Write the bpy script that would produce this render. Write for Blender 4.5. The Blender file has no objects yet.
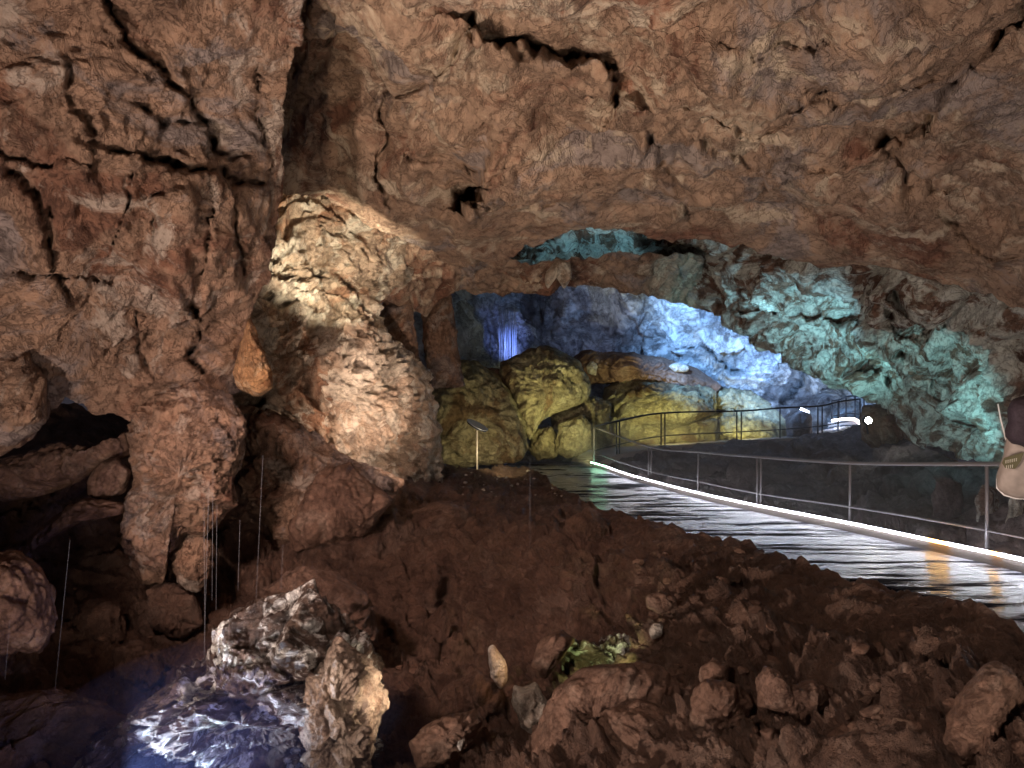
import bpy, bmesh, math, random
import numpy as np
from mathutils import Vector, Matrix

random.seed(7)
RNG = np.random.default_rng(7)
C = bpy.context.scene.collection
PI = math.pi
# ------------------------------------------------------------------ camera
F = 759.0
PITCH = math.radians(4.6)
CAMZ = 1.30
def P(px, py, d):
    """pixel + distance -> world point (works on arrays)"""
    px = np.asarray(px, float); py = np.asarray(py, float); d = np.asarray(d, float)
    x = (px - 512) / F * d
    u = -(py - 384) / F * d
    y = d * math.cos(PITCH) - u * math.sin(PITCH)
    z = d * math.sin(PITCH) + u * math.cos(PITCH) + CAMZ
    return np.stack([x, y, z], -1)
def V(px, py, d):
    return Vector(P(px, py, d).tolist())
cam_d = bpy.data.cameras.new('camera')
cam = bpy.data.objects.new('camera', cam_d); C.objects.link(cam)
cam_d.sensor_width = 36.0; cam_d.lens = 36.0 * F / 1024
cam_d.clip_start = 0.05; cam_d.clip_end = 300
cam.location = (0, 0, CAMZ); cam.rotation_euler = (PI / 2 + PITCH, 0, 0)
bpy.context.scene.camera = cam

# ------------------------------------------------------------------ noise
def _h(ix, iy, iz, s):
    n = (ix.astype(np.int64) * 374761393 + iy.astype(np.int64) * 668265263 + iz.astype(np.int64) * 2147483647 + s * 974634777) & 0xffffffff
    n = ((n ^ (n >> 13)) * 1274126177) & 0xffffffff
    n = (n ^ (n >> 16)) & 0xffffffff
    n = (n * 2246822519) & 0xffffffff
    return (n ^ (n >> 15)) & 0xffffffff
def vnoise(p, s=0):
    """value-gradient noise in about [-1,1]"""
    i = np.floor(p); f = p - i; i = i.astype(np.int64)
    w = f * f * f * (f * (f * 6 - 15) + 10)
    out = 0
    for dx in (0, 1):
        for dy in (0, 1):
            for dz in (0, 1):
                h = _h(i[:, 0] + dx, i[:, 1] + dy, i[:, 2] + dz, s)
                gx = (h & 1023) / 511.5 - 1; gy = ((h >> 10) & 1023) / 511.5 - 1; gz = ((h >> 20) & 1023) / 511.5 - 1
                dot = gx * (f[:, 0] - dx) + gy * (f[:, 1] - dy) + gz * (f[:, 2] - dz)
                wt = (w[:, 0] if dx else 1 - w[:, 0]) * (w[:, 1] if dy else 1 - w[:, 1]) * (w[:, 2] if dz else 1 - w[:, 2])
                out = out + wt * dot
    return out * 1.25
def fbm(p, oct=4, s=0, gain=0.5):
    a = 1.0; r = 0; q = p
    for k in range(oct):
        r = r + a * vnoise(q, s + k * 17); q = q * 2.03 + 3.7; a *= gain
    return r
def ridged(p, oct=4, s=0, gain=0.5):
    a = 1.0; r = 0; q = p
    for k in range(oct):
        n = 1 - np.abs(vnoise(q, s + k * 13)) * 2.2
        r = r + a * n; q = q * 2.1 + 1.3; a *= gain
    return r
def worley(p, s=0):
    """F1, F2-F1 and a random value per cell"""
    i = np.floor(p).astype(np.int64); f = p - i
    n = len(p); F1 = np.full(n, 9.0); F2 = np.full(n, 9.0); ID = np.zeros(n)
    for dx in (-1, 0, 1):
        for dy in (-1, 0, 1):
            for dz in (-1, 0, 1):
                h = _h(i[:, 0] + dx, i[:, 1] + dy, i[:, 2] + dz, s)
                cx = dx + (h & 1023) / 1023. - f[:, 0]; cy = dy + ((h >> 10) & 1023) / 1023. - f[:, 1]; cz = dz + ((h >> 20) & 1023) / 1023. - f[:, 2]
                d = np.sqrt(cx * cx + cy * cy + cz * cz)
                idv = ((h >> 5) & 255) / 255.
                m = d < F1
                F2 = np.where(m, F1, np.minimum(F2, d)); ID = np.where(m, idv, ID); F1 = np.where(m, d, F1)
    return F1, F2 - F1, ID
def rockdisp(p, k, s=0):
    """metres of relief. k: dict of amplitudes"""
    w = np.stack([vnoise(p * .7 + 5, s + 1), vnoise(p * .7 + 9, s + 2), vnoise(p * .7 + 14, s + 3)], -1)
    q = p + w * .6
    st = k.get('stretch')
    qs = q * np.array(st) if st else q
    r = k.get('big', .35) * fbm(qs * k.get('fb', .35), 3, s + 5)
    if k.get('plate', 0):
        F1, E, ID = worley(qs * k.get('fp', .9), s + 9)
        sm = np.clip(E * 3.5, 0, 1)
        tilt = (ID - .5)
        r = r + k['plate'] * (tilt * sm - .35 * np.clip(1 - E * 9, 0, 1))
        F1, E, ID = worley(qs * k.get('fp', .9) * 2.7 + 4, s + 19)
        r = r + k['plate'] * .38 * ((ID - .5) * np.clip(E * 4, 0, 1) - .35 * np.clip(1 - E * 7, 0, 1))
    if k.get('ridge', 0):
        r = r + k['ridge'] * (ridged(qs * k.get('fr', 1.3), 4, s + 30, .55) - 1.0) * .5
    if k.get('pit', 0):
        F1, E, ID = worley(q * k.get('fpit', 5.0), s + 40)
        r = r - k['pit'] * np.clip(.62 - F1, 0, 1) * 1.6
    r = r + k.get('fine', .03) * fbm(qs * k.get('ff', 3.5), 5, s + 50, .62)
    return r

# ------------------------------------------------------------------ mesh helpers
def mesh_grid(name, co, nu, nv):
    """co: (nv*nu,3) row major"""
    me = bpy.data.meshes.new(name)
    me.vertices.add(len(co)); me.vertices.foreach_set('co', co.astype(np.float32).ravel())
    i = np.arange(nv - 1)[:, None] * nu + np.arange(nu - 1)[None]
    q = np.stack([i, i + nu, i + nu + 1, i + 1], -1).reshape(-1, 4)
    me.loops.add(q.size); me.polygons.add(len(q))
    me.polygons.foreach_set('loop_start', np.arange(len(q)) * 4)
    me.loops.foreach_set('vertex_index', q.ravel().astype(np.int32))
    me.update(calc_edges=True)
    me.polygons.foreach_set('use_smooth', np.ones(len(q), bool))
    return me
def tps(pts):
    a = np.array(pts, float); X = a[:, :2] / 200.; y = np.log(a[:, 2]); n = len(a)
    def U(r2): return np.where(r2 > 0, r2 * np.log(r2 + 1e-12), 0)
    K = U(((X[:, None] - X[None]) ** 2).sum(-1)) + np.eye(n) * .02
    Pm = np.hstack([np.ones((n, 1)), X]); A = np.zeros((n + 3, n + 3))
    A[:n, :n] = K; A[:n, n:] = Pm; A[n:, :n] = Pm.T
    w = np.linalg.solve(A, np.concatenate([y, np.zeros(3)]))
    lo, hi = y.min() - .15, y.max() + .15
    def f(px, py):
        q = np.stack([px, py], -1) / 200.; out = np.empty(len(q))
        for s in range(0, len(q), 60000):
            qq = q[s:s + 60000]
            out[s:s + 60000] = U(((qq[:, None] - X[None]) ** 2).sum(-1)) @ w[:n] + w[n] + qq @ w[n + 1:]
        return np.exp(np.clip(out, lo, hi))
    return f
def poly_fn(pl):
    a = np.array(pl, float)
    return lambda t: np.interp(t, a[:, 0], a[:, 1])
def seg_dist(px, py, pl):
    best = np.full(len(px), 1e9)
    for (x0, y0), (x1, y1) in zip(pl[:-1], pl[1:]):
        dx, dy = x1 - x0, y1 - y0; L = dx * dx + dy * dy + 1e-9
        t = np.clip(((px - x0) * dx + (py - y0) * dy) / L, 0, 1)
        best = np.minimum(best, np.hypot(px - x0 - t * dx, py - y0 - t * dy))
    return best
def seg_signed(px, py, pl):
    best = np.full(len(px), 1e9); sg = np.zeros(len(px))
    for (x0, y0), (x1, y1) in zip(pl[:-1], pl[1:]):
        dx, dy = x1 - x0, y1 - y0; L = math.hypot(dx, dy) + 1e-9
        t = np.clip(((px - x0) * dx + (py - y0) * dy) / (L * L), 0, 1)
        d = np.hypot(px - x0 - t * dx, py - y0 - t * dy)
        cs = ((px - x0) * dy - (py - y0) * dx) / L * (1 if dx >= 0 else -1)
        m = d < best; best = np.where(m, d, best); sg = np.where(m, cs, sg)
    return best, -sg
def normals(co, nu, nv):
    g = co.reshape(nv, nu, 3)
    n = np.cross(np.gradient(g, axis=1), np.gradient(g, axis=0))
    n /= np.linalg.norm(n, axis=-1, keepdims=True) + 1e-9
    n = n.reshape(-1, 3)
    c = co - np.array([0, 0, CAMZ])
    sgn = np.sign(-(n * c).sum(-1)); sgn[sgn == 0] = 1
    return n * sgn[:, None]
SHEETS = {}
def sheet(name, T, B, L, R, step, dpts, k, mat, seed=0, cracks=(), skirt='', thick=2.5, jag=6, attr=None, kind='structure', limit=None):
    T, B, L, R = map(poly_fn, (T, B, L, R))
    ym = [T(x) for x in (L(0), R(0))]
    y0, y1 = T((L(0) + R(0)) / 2), B((L(0) + R(0)) / 2)
    yy = (y0 + y1) / 2
    xmin, xmax = L(yy), R(yy)
    nu = int((xmax - xmin) / step) + 1
    xs = np.linspace(xmin, xmax, nu)
    nv = int(np.max(B(xs) - T(xs)) / step) + 2
    s, t = np.meshgrid(np.linspace(0, 1, nu), np.linspace(0, 1, nv))
    s = s.ravel(); t = t.ravel()
    px = xmin + s * (xmax - xmin)
    for _ in range(2):
        py = T(px) + t * (B(px) - T(px))
        l, r = L(py), R(py)
        px = l + s * (r - l)
    # ragged outline
    q = np.stack([px / 22., py / 22., px * 0 + seed], -1)
    edge = np.maximum.reduce([np.clip(1 - (1 - t) * 8, 0, 1) * ('b' in skirt), np.clip(1 - t * 8, 0, 1) * ('t' in skirt),
                              np.clip(1 - s * 8, 0, 1) * ('l' in skirt), np.clip(1 - (1 - s) * 8, 0, 1) * ('r' in skirt), np.zeros_like(s)])
    py = py + jag * edge * fbm(q, 4, seed + 71); px = px + jag * edge * fbm(q + 40, 4, seed + 72)
    d = tps(dpts)(px, py)
    co = P(px, py, d)
    n = normals(co, nu, nv)
    disp = rockdisp(co, k, seed)
    # fade relief near visible outlines so that they stay where they are
    fade = 1 - .6 * edge
    pixm = d / F
    wob = vnoise(np.stack([px / 9., py / 9., px * 0], -1), seed + 99) * 2.2 + vnoise(np.stack([px / 3., py / 3., px * 0], -1), seed + 98) * 1.0
    cr = 0
    q2 = np.stack([px, py, px * 0], -1)
    wx = fbm(q2 / 38., 5, seed + 91, .6) * 9; wy = fbm(q2 / 38. + 50, 5, seed + 92, .6) * 9
    wmod = np.clip(.75 + 1.3 * fbm(q2 / 17. + 9, 3, seed + 93), .12, 2.2)
    for ci, c in enumerate(cracks):
        w, dep, pl = c[0] * (.47 if c[1] < 2 else .62), c[1], c[2:]
        wf_ = .12 if dep > 2 else 1
        dd, sd = seg_signed(px + wx * wf_, py + wy * wf_, pl)
        cr = cr - dep * 1.15 * wmod * np.exp(-(dd / (w * (.5 + .5 * wmod))) ** 1.5)
        cr = cr + (k.get('ledge', .3) * dep) * np.exp(-dd / 26.) * np.tanh(sd / 2.5)
    ray = co - np.array([0, 0, CAMZ]); ray /= np.linalg.norm(ray, axis=-1, keepdims=True)
    co2 = co + n * (disp * fade)[:, None] - ray * (cr if np.ndim(cr) else np.zeros(len(co)))[:, None]
    g = co2.reshape(nv, nu, 3); G = [g]
    camv = np.array([0, 0, CAMZ])
    def back(row, inward, m):
        ray = row - camv; ray = ray / np.linalg.norm(ray, axis=-1, keepdims=True)
        return row + ray * m * thick + inward * m * thick
    rows = g
    inn = np.array([0, 0, 1.0])
    if 'b' in skirt:
        ex = [back(rows[-1], inn * .12, m)[None] for m in (.02, .06, .14, .3, .6, 1.0)]; rows = np.concatenate([rows] + ex, 0)
    if 't' in skirt:
        ex = [back(rows[0], -inn * .12, m)[None] for m in (1.0, .6, .3, .14, .06, .02)]; rows = np.concatenate(ex + [rows], 0)
    if 'r' in skirt:
        ex = [back(rows[:, -1], np.array([-.12, 0, 0]), m)[:, None] for m in (.02, .06, .14, .3, .6, 1.0)]; rows = np.concatenate([rows] + ex, 1)
    if 'l' in skirt:
        ex = [back(rows[:, 0], np.array([.12, 0, 0]), m)[:, None] for m in (1.0, .6, .3, .14, .06, .02)]; rows = np.concatenate(ex + [rows], 1)
    nv2, nu2 = rows.shape[:2]
    me = mesh_grid(name, rows.reshape(-1, 3), nu2, nv2)
    o = bpy.data.objects.new(name, me); C.objects.link(o); me.materials.append(mat)
    if kind: o['kind'] = kind
    SHEETS[name] = (px, py, co2)
    return o
def at_ground(px, py, sheetname='floor'):
    X, Y, co = SHEETS[sheetname]
    i = np.argmin((X - px) ** 2 + (Y - py) ** 2)
    return co[i]

def obj(name, me, mat, parent=None):
    o = bpy.data.objects.new(name, me); C.objects.link(o)
    if mat and not me.materials: me.materials.append(mat)
    if parent: o.parent = parent
    return o
def tag(o, label=None, cat=None, group=None, kind=None):
    if label: o['label'] = label
    if cat: o['category'] = cat
    if group: o['group'] = group
    if kind: o['kind'] = kind
    return o
def empty(name, loc, label, cat, group=None):
    o = bpy.data.objects.new(name, None); C.objects.link(o); o.location = loc; o.empty_display_size = .1
    return tag(o, label, cat, group)

def resample(pl, n):
    a = np.array(pl, float); a = np.vstack([a, a[:1]])
    L = np.concatenate([[0], np.cumsum(np.hypot(*np.diff(a, axis=0).T))])
    t = np.linspace(0, L[-1], n, endpoint=False)
    return np.stack([np.interp(t, L, a[:, 0]), np.interp(t, L, a[:, 1])], -1)
def rock(name, outline, d, mat, label=None, thick=.8, k=None, seed=1, tilt=(0, 0), res=2.2, cat='rock', round_=.75, group=None, lean=0.0, sharp=0):
    """closed boulder: outline traced in the view, real distance and real depth front and back.
    tilt: metres added to the distance across the half width / half height"""
    c = np.mean(resample(outline, 200), 0)
    per = np.sum(np.hypot(*np.diff(np.vstack([outline, outline[:1]]), axis=0).T))
    n = int(max(28, min(420, per / res)))
    ol = resample(outline, n)
    # smooth the corners slightly
    for _ in range(2): ol = (ol * 2 + np.roll(ol, 1, 0) + np.roll(ol, -1, 0)) / 4
    m = max(10, n // 4)
    hw, hh = np.ptp(ol[:, 0]) / 2, np.ptp(ol[:, 1]) / 2
    rows = []
    for j in range(1, m * 2):
        phi = PI * j / (2 * m)
        r = math.sin(phi) ** round_; dz = -math.cos(phi)
        dz = math.copysign(abs(dz) ** (1.0), dz)
        q = c + (ol - c) * r
        dd = d + thick * dz + tilt[0] * (q[:, 0] - c[0]) / hw + tilt[1] * (q[:, 1] - c[1]) / hh
        if dz > 0: q = c + (q - c) * (d / dd)[:, None] ** 0 * (1 - .12 * dz)
        rows.append(P(q[:, 0], q[:, 1], dd))
    g = np.array(rows)                                         # (rows, n, 3)
    front = P(c[0], c[1], d - thick); backp = P(c[0], c[1], d + thick)
    co = np.concatenate([g.reshape(-1, 3), front[None], backp[None]])
    ctr = P(c[0], c[1], d)
    nrm = co - ctr; sc = np.array([hw * d / F, thick, hh * d / F]); nrm = nrm / (sc ** 2); nrm /= np.linalg.norm(nrm, axis=-1, keepdims=True) + 1e-9
    size = min(hw, hh) * d / F
    kk = dict(big=size * .2, fb=.7 / size, plate=size * .26, fp=1.2 / size, ridge=size * .16, fr=1.3 / size, fine=size * .10, ff=3 / size)
    if k: kk.update(k)
    disp = rockdisp(co, kk, seed)
    nr = len(rows)
    e = np.array([abs(math.cos(PI * j / (2 * m))) for j in range(1, 2 * m)])
    fade = np.concatenate([np.repeat(.35 + .65 * e, n), [1, 1]])
    co = co + nrm * (disp * fade)[:, None]
    org = ctr.copy(); org[2] = co[:, 2].min()
    me = bpy.data.meshes.new(name)
    idx = np.arange(nr * n).reshape(nr, n)
    a = idx[:-1]; b = idx[1:]
    quads = np.stack([a, np.roll(a, -1, 1), np.roll(b, -1, 1), b], -1).reshape(-1, 4).tolist()
    fr, bk = nr * n, nr * n + 1
    tris = [[fr, idx[0][(i + 1) % n], idx[0][i]] for i in range(n)] + [[bk, idx[-1][i], idx[-1][(i + 1) % n]] for i in range(n)]
    me.from_pydata((co - org).tolist(), [], quads + [[int(x) for x in t] for t in tris]); me.update()
    bmx = bmesh.new(); bmx.from_mesh(me); bmesh.ops.recalc_face_normals(bmx, faces=bmx.faces); bmx.to_mesh(me); bmx.free()
    me.polygons.foreach_set('use_smooth', np.ones(len(me.polygons), bool))
    o = obj(name, me, mat); o.location = org.tolist()
    tag(o, label, cat, group)
    return o

def tube(name, pts, r, mat, parent=None, n=8, closed=True, taper=None):
    """one mesh tube along world points"""
    pts = [Vector(p) for p in pts]; bm = bmesh.new(); rings = []
    up0 = Vector((0, 0, 1))
    for i, p in enumerate(pts):
        t = (pts[min(i + 1, len(pts) - 1)] - pts[max(i - 1, 0)]).normalized()
        up = up0 if abs(t.z) < .95 else Vector((1, 0, 0))
        a = t.cross(up).normalized(); b = a.cross(t).normalized()
        rr = r if taper is None else r * taper[i]
        rings.append([bm.verts.new(p + a * math.cos(2 * PI * k / n) * rr + b * math.sin(2 * PI * k / n) * rr) for k in range(n)])
    for A, B in zip(rings[:-1], rings[1:]):
        for k in range(n): bm.faces.new((A[k], A[(k + 1) % n], B[(k + 1) % n], B[k]))
    if closed:
        bm.faces.new(rings[0][::-1]); bm.faces.new(rings[-1])
    return fin(name, bm, mat, parent, pts[0])
def fin(name, bm, mat, parent=None, org=None, smooth=True):
    bmesh.ops.recalc_face_normals(bm, faces=bm.faces)
    o0 = Vector((0, 0, 0))
    if parent is not None:
        q_ = parent
        while q_ is not None: o0 = o0 + q_.location; q_ = q_.parent
    elif org is not None: o0 = Vector(org)
    for v in bm.verts: v.co -= o0
    me = bpy.data.meshes.new(name); bm.to_mesh(me); bm.free()
    if smooth: me.polygons.foreach_set('use_smooth', np.ones(len(me.polygons), bool))
    o = obj(name, me, mat, parent)
    if parent is None: o.location = o0
    return o
def sweep(name, pts, prof, mat, parent=None):
    """sweep a cross-section (side, up) along a path; side points to the right of travel"""
    pts = [Vector(p) for p in pts]; bm = bmesh.new(); rings = []
    for i, p in enumerate(pts):
        t = (pts[min(i + 1, len(pts) - 1)] - pts[max(i - 1, 0)]); t.z = 0; t.normalize()
        a = t.cross(Vector((0, 0, 1))).normalized()
        rings.append([bm.verts.new(p + a * x + Vector((0, 0, z))) for x, z in prof])
    n = len(prof)
    for A, B in zip(rings[:-1], rings[1:]):
        for k in range(n): bm.faces.new((A[k], A[(k + 1) % n], B[(k + 1) % n], B[k]))
    bm.faces.new(rings[0][::-1]); bm.faces.new(rings[-1])
    return fin(name, bm, mat, parent, pts[0], smooth=False)
def smooth_path(pts, n=6):
    pts = [Vector(p) for p in pts]; out = []
    for i in range(len(pts) - 1):
        p0 = pts[max(i - 1, 0)]; p1 = pts[i]; p2 = pts[i + 1]; p3 = pts[min(i + 2, len(pts) - 1)]
        for k in range(n):
            t = k / n
            out.append(.5 * ((2 * p1) + (p2 - p0) * t + (2 * p0 - 5 * p1 + 4 * p2 - p3) * t * t + (3 * p1 - p0 - 3 * p2 + p3) * t ** 3))
    out.append(pts[-1]); return out

# ------------------------------------------------------------------ materials
def nt(name):
    m = bpy.data.materials.new(name); m.use_nodes = True; t = m.node_tree; t.nodes.clear()
    o = t.nodes.new('ShaderNodeOutputMaterial'); b = t.nodes.new('ShaderNodeBsdfPrincipled')
    t.links.new(b.outputs[0], o.inputs[0]); return m, t, b
def rockmat(name, cols, scale=.5, rough=.75, bump=.5, bscale=5.0, spec=.35, pal=None, bdist=.03, crevice_shade=.5):
    """cols: three earth colours in hard-edged patches, pal: (colour, threshold) paler patches, vein: strength of crevice shade painted as dark seams"""
    m, t, b = nt(name); N = t.nodes.new; K = t.links.new
    geo = N('ShaderNodeNewGeometry')
    def noise(sc, det=8, ro=.6, dist=0.0, vec=None):
        n = N('ShaderNodeTexNoise'); n.inputs['Scale'].default_value = sc; n.inputs['Detail'].default_value = det
        n.inputs['Roughness'].default_value = ro; n.inputs['Distortion'].default_value = dist
        K(vec or geo.outputs['Position'], n.inputs['Vector']); return n
    def ramp(src, stops):
        r = N('ShaderNodeValToRGB'); K(src, r.inputs[0]); e = r.color_ramp.elements
        e[0].position, e[0].color = stops[0][0], (*stops[0][1], 1); e[1].position, e[1].color = stops[-1][0], (*stops[-1][1], 1)
        for p_, c_ in stops[1:-1]:
            x = e.new(p_); x.color = (*c_, 1)
        return r
    def mix(mode, fac, A, B):
        x = N('ShaderNodeMix'); x.data_type = 'RGBA'; x.blend_type = mode
        if hasattr(fac, 'links'): K(fac, x.inputs[0])
        else: x.inputs[0].default_value = fac
        for i_, v_ in ((6, A), (7, B)):
            if hasattr(v_, 'links'): K(v_, x.inputs[i_])
            else: x.inputs[i_].default_value = (*v_, 1)
        return x.outputs[2]
    n1 = noise(scale, 10, .68, .8)
    last = ramp(n1.outputs[0], [(.40, cols[0]), (.47, cols[1]), (.54, cols[1]), (.60, cols[2])]).outputs[0]
    n2 = noise(scale * 4.3, 8, .72, .5)
    last = mix('MULTIPLY', .85, last, ramp(n2.outputs[0], [(.36, (.50, .46, .45)), (.5, (.95, .95, .95)), (.64, (1.3, 1.27, 1.24))]).outputs[0])
    if pal:
        n3 = noise(scale * 2.3, 9, .68, 1.2)
        last = mix('MIX', ramp(n3.outputs[0], [(pal[1] - .06, (0, 0, 0)), (pal[1] + .02, (1, 1, 1))]).outputs[0], last, pal[0])
    n4 = noise(scale * 2.6, 7, .62, .9); n6 = noise(scale * 7.5, 6, .62, .7)
    def seam(src, wdt):
        x = N('ShaderNodeMath'); x.operation = 'SUBTRACT'; x.inputs[1].default_value = .5; K(src, x.inputs[0])
        y = N('ShaderNodeMath'); y.operation = 'ABSOLUTE'; K(x.outputs[0], y.inputs[0])
        z = N('ShaderNodeMath'); z.operation = 'DIVIDE'; z.inputs[1].default_value = wdt; z.use_clamp = True; K(y.outputs[0], z.inputs[0]); return z.outputs[0]
    s1 = seam(n4.outputs[0], .013); s2 = seam(n6.outputs[0], .022)
    sm = N('ShaderNodeMath'); sm.operation = 'MULTIPLY'; K(s1, sm.inputs[0]); K(s2, sm.inputs[1])
    last = mix('MULTIPLY', crevice_shade, last, ramp(sm.outputs[0], [(0, (.28, .22, .22)), (1, (1, 1, 1))]).outputs[0])  # shade of fine crevices multiplied into the colour along the seams
    K(last, b.inputs['Base Color'])
    b.inputs['Roughness'].default_value = rough; b.inputs['Specular IOR Level'].default_value = spec
    nb = noise(bscale, 12, .74, .3)
    ad = N('ShaderNodeMath'); ad.operation = 'MULTIPLY_ADD'; ad.inputs[1].default_value = .22; K(sm.outputs[0], ad.inputs[0]); K(nb.outputs[0], ad.inputs[2])
    nc = noise(bscale * .28, 8, .7, .8)
    ae = N('ShaderNodeMath'); ae.operation = 'MULTIPLY_ADD'; ae.inputs[1].default_value = 2.2; K(nc.outputs[0], ae.inputs[0]); K(ad.outputs[0], ae.inputs[2])
    bp = N('ShaderNodeBump'); bp.inputs['Strength'].default_value = min(1, bump * 1.2); bp.inputs['Distance'].default_value = bdist * 3
    K(ae.outputs[0], bp.inputs['Height']); K(bp.outputs[0], b.inputs['Normal'])
    return m
def plain(name, col, rough=.5, metal=0.0, noisy=0.0, sc=20):
    m, t, b = nt(name); b.inputs['Base Color'].default_value = (*col, 1); b.inputs['Roughness'].default_value = rough; b.inputs['Metallic'].default_value = metal
    if noisy:
        n = t.nodes.new('ShaderNodeTexNoise'); n.inputs['Scale'].default_value = sc; n.inputs['Detail'].default_value = 5
        r = t.nodes.new('ShaderNodeValToRGB'); t.links.new(n.outputs[0], r.inputs[0])
        r.color_ramp.elements[0].position = .3; r.color_ramp.elements[1].position = .7
        r.color_ramp.elements[0].color = (*[c * (1 - noisy) for c in col], 1); r.color_ramp.elements[1].color = (*[min(1, c * (1 + noisy)) for c in col], 1)
        t.links.new(r.outputs[0], b.inputs['Base Color'])
    return m
def emit(name, col, st):
    m = bpy.data.materials.new(name); m.use_nodes = True; t = m.node_tree; t.nodes.clear()
    o = t.nodes.new('ShaderNodeOutputMaterial'); e = t.nodes.new('ShaderNodeEmission'); e.inputs[0].default_value = (*col, 1); e.inputs[1].default_value = st
    t.links.new(e.outputs[0], o.inputs[0]); return m

M_ceil = rockmat('ceiling_limestone', [(.25, .12, .075), (.40, .265, .18), (.34, .27, .235)], .42, pal=((.56, .44, .32), .585), bump=.7, bdist=.035)
M_left = rockmat('left_wall_rock', [(.22, .105, .065), (.34, .21, .14), (.29, .225, .20)], .55, pal=((.45, .35, .28), .60), bump=.8, bdist=.035)
M_mid = rockmat('pale_flowstone', [(.40, .22, .13), (.55, .41, .29), (.64, .54, .42)], .6, pal=((.70, .61, .48), .56), bscale=7, bump=.8)
M_right = rockmat('right_wall_rock', [(.15, .08, .055), (.22, .13, .09), (.28, .19, .14)], .55, pal=((.62, .62, .55), .505), bump=.8, bdist=.04)  # brown clay against pale calcite; unlit patches painted into the colour
M_back = rockmat('back_wall_rock', [(.22, .20, .21), (.45, .45, .46), (.70, .70, .70)], .2, bump=.8, bscale=2.2, bdist=.09, pal=((.8, .8, .8), .55))
M_boul = rockmat('boulder_rock', [(.20, .13, .07), (.38, .33, .20), (.48, .44, .29)], .6, bump=.8, bscale=6, bdist=.04)
M_soil = rockmat('wet_clay_ground', [(.165, .088, .06), (.26, .15, .105), (.34, .22, .165)], .8, rough=.6, bump=.85, bscale=9, spec=.5, crevice_shade=.2, bdist=.05)
M_stone = rockmat('clay_stained_stone', [(.13, .07, .048), (.20, .115, .08), (.26, .17, .125)], 1.4, rough=.65, bump=.6, bscale=9, bdist=.015)
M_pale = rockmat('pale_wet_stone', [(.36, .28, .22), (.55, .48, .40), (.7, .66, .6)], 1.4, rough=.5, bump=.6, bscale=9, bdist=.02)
M_pit = rockmat('pit_boulder_rock', [(.07, .042, .032), (.11, .07, .052), (.15, .105, .08)], 1.3, rough=.5, bump=.8, bscale=8, bdist=.03, pal=((.72, .70, .66), .575))  # dark base and pale crust put scattered lit patches into the colour
M_crag = rockmat('tan_crag_rock', [(.20, .12, .085), (.34, .25, .19), (.45, .36, .29)], 1.2, bump=.8, bscale=8, bdist=.02)
M_bank = rockmat('bank_rock', [(.12, .09, .09), (.19, .155, .155), (.27, .23, .23)], .5, bump=.7)
M_col = rockmat('ochre_calcite', [(.42, .20, .09), (.60, .34, .17), (.66, .46, .29)], 1.6, bump=1.0, bscale=14, bdist=.035)
M_rail = plain('railing_steel', (.26, .24, .25), .45, .3, .15)
M_railb = plain('blackened_railing', (.02, .022, .026), .5, .4, .15)
M_kerb = plain('kerb_concrete', (.16, .13, .11), .5, 0, .25, 6)

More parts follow.
